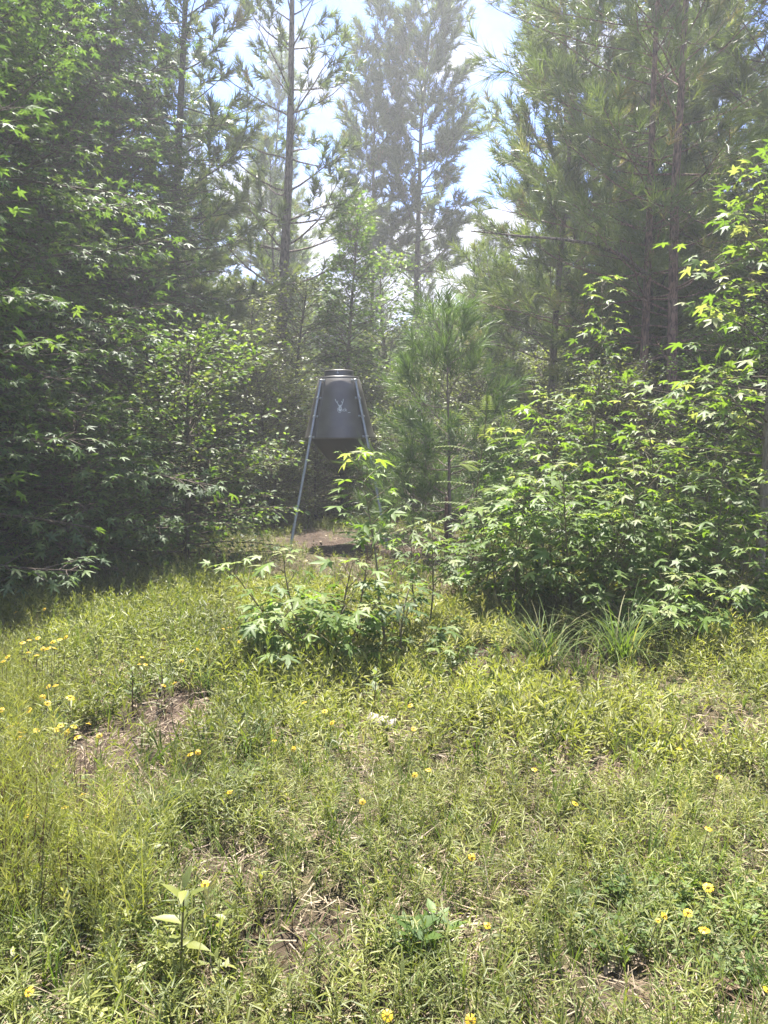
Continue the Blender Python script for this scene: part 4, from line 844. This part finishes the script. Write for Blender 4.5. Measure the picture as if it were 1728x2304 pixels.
# ------------------------------------------------------------------ yellow flowers
M['petal'] = leaf_mat('yellow_petal', [(.62, .40, .015), (.75, .52, .02)], .3, .5, (1.1, 1.0, .6)); M['disc'] = plain_mat('golden_disc', (.45, .26, .02), .8, 0, .3, 200)
pt = T([(0, 0, 0), (-.26, .55, -.05), (.26, .55, -.05), (-.34, .95, -.22), (0, .88, -.16), (.34, .95, -.22)], [(0, 2, 1), (1, 2, 4), (1, 4, 3), (4, 2, 5)])
PET = [make_mesh('petal', pt[0], pt[1], [.2 + .3 * i] * 6, [M['petal']]) for i in range(3)]
dg_ = lathe([(.9, -.2), (1.0, .1), (.75, .6), (.3, .85), (.001, .9)], 10); DISC = dg_.mesh('disc', [M['disc']], True)
def flower(u, v, h, label, group, r_=.011, parts=True, seed=0):
    rg = np.random.default_rng(seed); q = G(u, v, h); gz_ = float(gh(q[0], q[1])); root = thing('yellow_flower', (q[0] - .02, q[1] + .01, gz_), label, 'flower', group)
    head = np.array([.02, -.01, h - gz_]); g = Geo(); g.tube([(0, 0, 0), head * .5 + (-.01, 0, 0), head], [.0022, .0018, .0013], 5); g.build('stem', M['stem'], root, True)
    ax = norm(np.array([rg.normal(0, .35), rg.normal(-.25, .35), 1])); Fr = frames(ax, rg.normal(size=3))[0]; Fr = Fr[:, [0, 2, 1]] * (1, -1, 1)
    d = bpy.data.objects.new('flower_disc', DISC); COL.objects.link(d); d.parent = root; d.matrix_local = Matrix([[*(Fr[i] * r_ * .42), head[i]] for i in range(3)] + [[0, 0, 0, 1]])
    for k in range(8):
        a = k * .785 + rg.normal(0, .1); Rk = Fr @ np.array(Matrix.Rotation(a, 3, 'Z')); o = bpy.data.objects.new('petal', PET[k % 3]); COL.objects.link(o); o.parent = root
        pp = head + Rk @ np.array([0, r_ * .3, 0]); o.matrix_local = Matrix([[*(Rk[i] * r_ * rg.uniform(.85, 1.1)), pp[i]] for i in range(3)] + [[0, 0, 0, 1]])
def cr_(ox, oy, sc, L): return [(ox + a / sc, oy + b / sc) for a, b in L]
f1 = cr_(0, 1350, 2.765, [(20,380),(45,352),(140,265),(183,247),(235,235),(228,342),(178,325),(270,305),(300,298),(328,260),(340,298),(372,243),(408,230),(265,605),(437,605),(300,535),(345,530),(295,640),(178,684),(5,683),(105,765),(60,785),(130,820),(225,808),(378,780),(350,805),(415,822),(460,785),(480,852),(122,855)])
f1.sort(key=lambda p_: (int((p_[1] - 1400) / 62), p_[0])); rows = {}
for p_ in f1: rows.setdefault(int((p_[1] - 1400) / 62), []).append(p_)
RN = ['top', 'second', 'third', 'fourth', 'fifth', 'bottom']; CN = ['first', 'second', 'third', 'fourth', 'fifth', 'sixth', 'seventh', 'eighth', 'ninth', 'tenth', 'eleventh', 'twelfth', 'thirteenth', 'fourteenth']
def f1lab(p_):
    ks = sorted(rows); k = ks.index(int((p_[1] - 1400) / 62)); L_ = rows[ks[k]]; j = L_.index(p_)
    return 'yellow wildflower, %s from the left in the %s row of the feathery patch' % (CN[j], RN[k] if k < len(ks) - 1 else 'bottom')
for i, (u, v) in enumerate(f1): flower(u, v, .36 if v < 1480 else .30, f1lab((u, v)), 'yellow flowers crowded on the feathery weeds at the left', .013 if abs(u - 158) > 3 else .018, seed=i)
f2 = cr_(0, 1350, 2.765, [(97,75),(275,57),(552,768),(618,842),(885,353),(868,398),(905,400),(1130,378),(1230,306),(1390,178),(1428,170),(1490,258),(1085,515),(1020,530),(1183,958),(1232,948),(1428,1192),(402,1288),(165,1342),(512,1208)]) + \
     cr_(600, 1500, 3.016, [(255,240),(395,300),(443,378),(975,262),(998,420),(178,560),(1097,698),(1005,735),(650,915),(1392,1292),(50,498)]) + cr_(1100, 1350, 2.642, [(1132,882),(270,1005),(1368,1052),(513,1208),(1305,1358)]) + cr_(0, 1850, 2.765, [(1275,385),(180,1053)])
F2L = ['on the shaded grass under the left leafy wall, nearer the edge', 'on the shaded grass under the left leafy wall, right one', 'at the left rim of the bare soil patch', 'right on the bare soil patch at the left', 'above the bare soil patch, topmost of a trio', 'above the bare soil patch, left one of a trio', 'above the bare soil patch, right one of a trio', 'alone between the bare soil patch and the low bush', 'small and pale, upper right of the bare soil patch', 'left of the low bush, larger of a close pair', 'left of the low bush, smaller of a close pair', 'close to the left foot of the low bush', 'pale, right of the weeds with pale oval leaves', 'pale, touching the weeds with pale oval leaves', 'right of the bare soil patch, left one of a pair', 'right of the bare soil patch, right one of a pair', 'near the dark green grass tuft left of centre', 'bud-like, below the bare soil patch', 'on a dark stem at the left, below the feathery weeds', 'tiny, right of the feathery weeds', 'pale, under the front of the low bush', 'orange, below the front of the low bush', 'lowest of three below the low bush', 'in the short grass right of the pale-leaved weed', 'just right of the pale wood chunk', 'small, in the grass left of the pale wood chunk', 'right one of a pair below the pale wood chunk', 'left one of a pair below the pale wood chunk', 'small, in the middle of the sunny weeds', 'faint orange, in the weeds left of the lone orange one', 'pale, at the end of the dark green grass tuft', 'alone below the right grass tussock', 'faint, below the squash-leaved weed', 'at the right, above the lower right patch', 'lone orange, right of centre in the sunny weeds', 'at the right, small and orange above the big cluster', 'drooping double head beside the milkweed plant', 'small, near the bottom left corner']
for i, (u, v) in enumerate(f2): flower(u, v, .2, ('yellow wildflower ' + F2L[i]) if i < len(F2L) else 'single small yellow wildflower in the open weeds', 'yellow flowers scattered over the open clearing', .0115 if v < 1700 else .0105, seed=100 + i)
for i, ((u, v), r_, lab) in enumerate(zip(cr_(600, 1850, 3.016, [(818,1308),(1385,1342),(1497,700)]) + cr_(1100, 1850, 2.642, [(1303,385),(1183,535),(1045,555),(1005,582),(1280,637),(1655,995)]),
        [.012, .012, .009, .014, .012, .010, .006, .013, .009],
        ['yellow flower at the bottom edge, left one of two', 'yellow flower at the bottom edge, right one of two', 'drooping yellow flower right of the dark broad-leaved weeds', 'largest yellow flower, topmost of the lower right cluster', 'yellow flower in the middle of the lower right cluster', 'drooping yellow flower, leftmost opened one of the lower right cluster', 'round orange bud beside the drooping flower of the lower right cluster', 'yellow flower lowest of the lower right cluster', 'small yellow flower cut by the right edge near the bottom'])):
    flower(u, v, .15, lab, 'yellow flowers near the bottom of the view', r_, seed=300 + i)

# ------------------------------------------------------------------ say which of the alike trees is which
PLACES = [(-9999, -200, 'outside the left edge'), (-200, 180, 'at the far left'), (180, 360, 'over the left leafy wall'), (360, 480, 'by the dark-trunked hardwood'), (480, 610, 'left of the tall open pine'), (610, 700, 'by the tall open pine'),
          (700, 800, 'directly behind the feeder'), (800, 900, 'just right of the feeder'), (900, 1000, 'by the far bare-trunked pine'), (1000, 1120, 'behind the young bright pine'), (1120, 1260, 'left of the tall spire'), (1260, 1400, 'behind the tall spire'),
          (1400, 1540, 'behind the reddish trunk pair'), (1540, 1700, 'right of the reddish trunk pair'), (1700, 1900, 'at the right edge'), (1900, 99999, 'outside the right edge')]
RANK = [[''], ['nearer of two', 'farther of two'], ['nearest of three', 'middle one of three', 'farthest of three'], ['nearest of four', 'second of four', 'third of four', 'farthest of four'], ['nearest of five', 'second of five', 'third of five', 'fourth of five', 'farthest of five']]
for grp, head in (('pines in the wood beyond the clearing', 'hazy pine in the far wood'), (UG, 'brushy understory shrub'), (TG, 'leafy young hardwood')):
    mem = [o for o in COL.objects if o.get('group') == grp]; bins = {}
    for o in mem:
        uu = 864 + FOC * o.location.x / o.location.y
        for a_, b_, w_ in PLACES:
            if a_ <= uu < b_: bins.setdefault(w_, []).append(o)
    for w_, L_ in bins.items():
        L_.sort(key=lambda o: o.location.y)
        for k, o in enumerate(L_): o['label'] = (head + ' ' + w_ + (', ' + RANK[len(L_) - 1][k] if len(L_) > 1 else ''))

# ------------------------------------------------------------------ humid air
if HAZE:
    g = Geo(); boxgeo(g, (0, 70, 11.6), (324, 208, 25.6))
    hm = bpy.data.materials.new('humid_air'); hm.use_nodes = True; n, l = hm.node_tree.nodes, hm.node_tree.links; n.clear()
    oo = n.new('ShaderNodeOutputMaterial'); pv = n.new('ShaderNodeVolumePrincipled'); pv.inputs['Color'].default_value = (.93, .96, 1, 1); pv.inputs['Density'].default_value = HAZE; pv.inputs['Anisotropy'].default_value = .35
    l.new(pv.outputs[0], oo.inputs['Volume']); hz = g.build('haze', hm); tag(hz, 'pale humid sunlit air hanging between the trees', 'haze', kind='stuff')
print('STATS', sorted(((sum(len(c.data.polygons) for c in o.children_recursive if c.type=='MESH'),len(o.children),o.name,o.get('label','')[:40]) for o in COL.objects if o.parent is None and o.get('group') is None), reverse=True)[:45])
print('leaves per sapling', tot, 'tris', sum(len(m.polygons) for m in bpy.data.meshes), 'objects', len(bpy.data.objects))
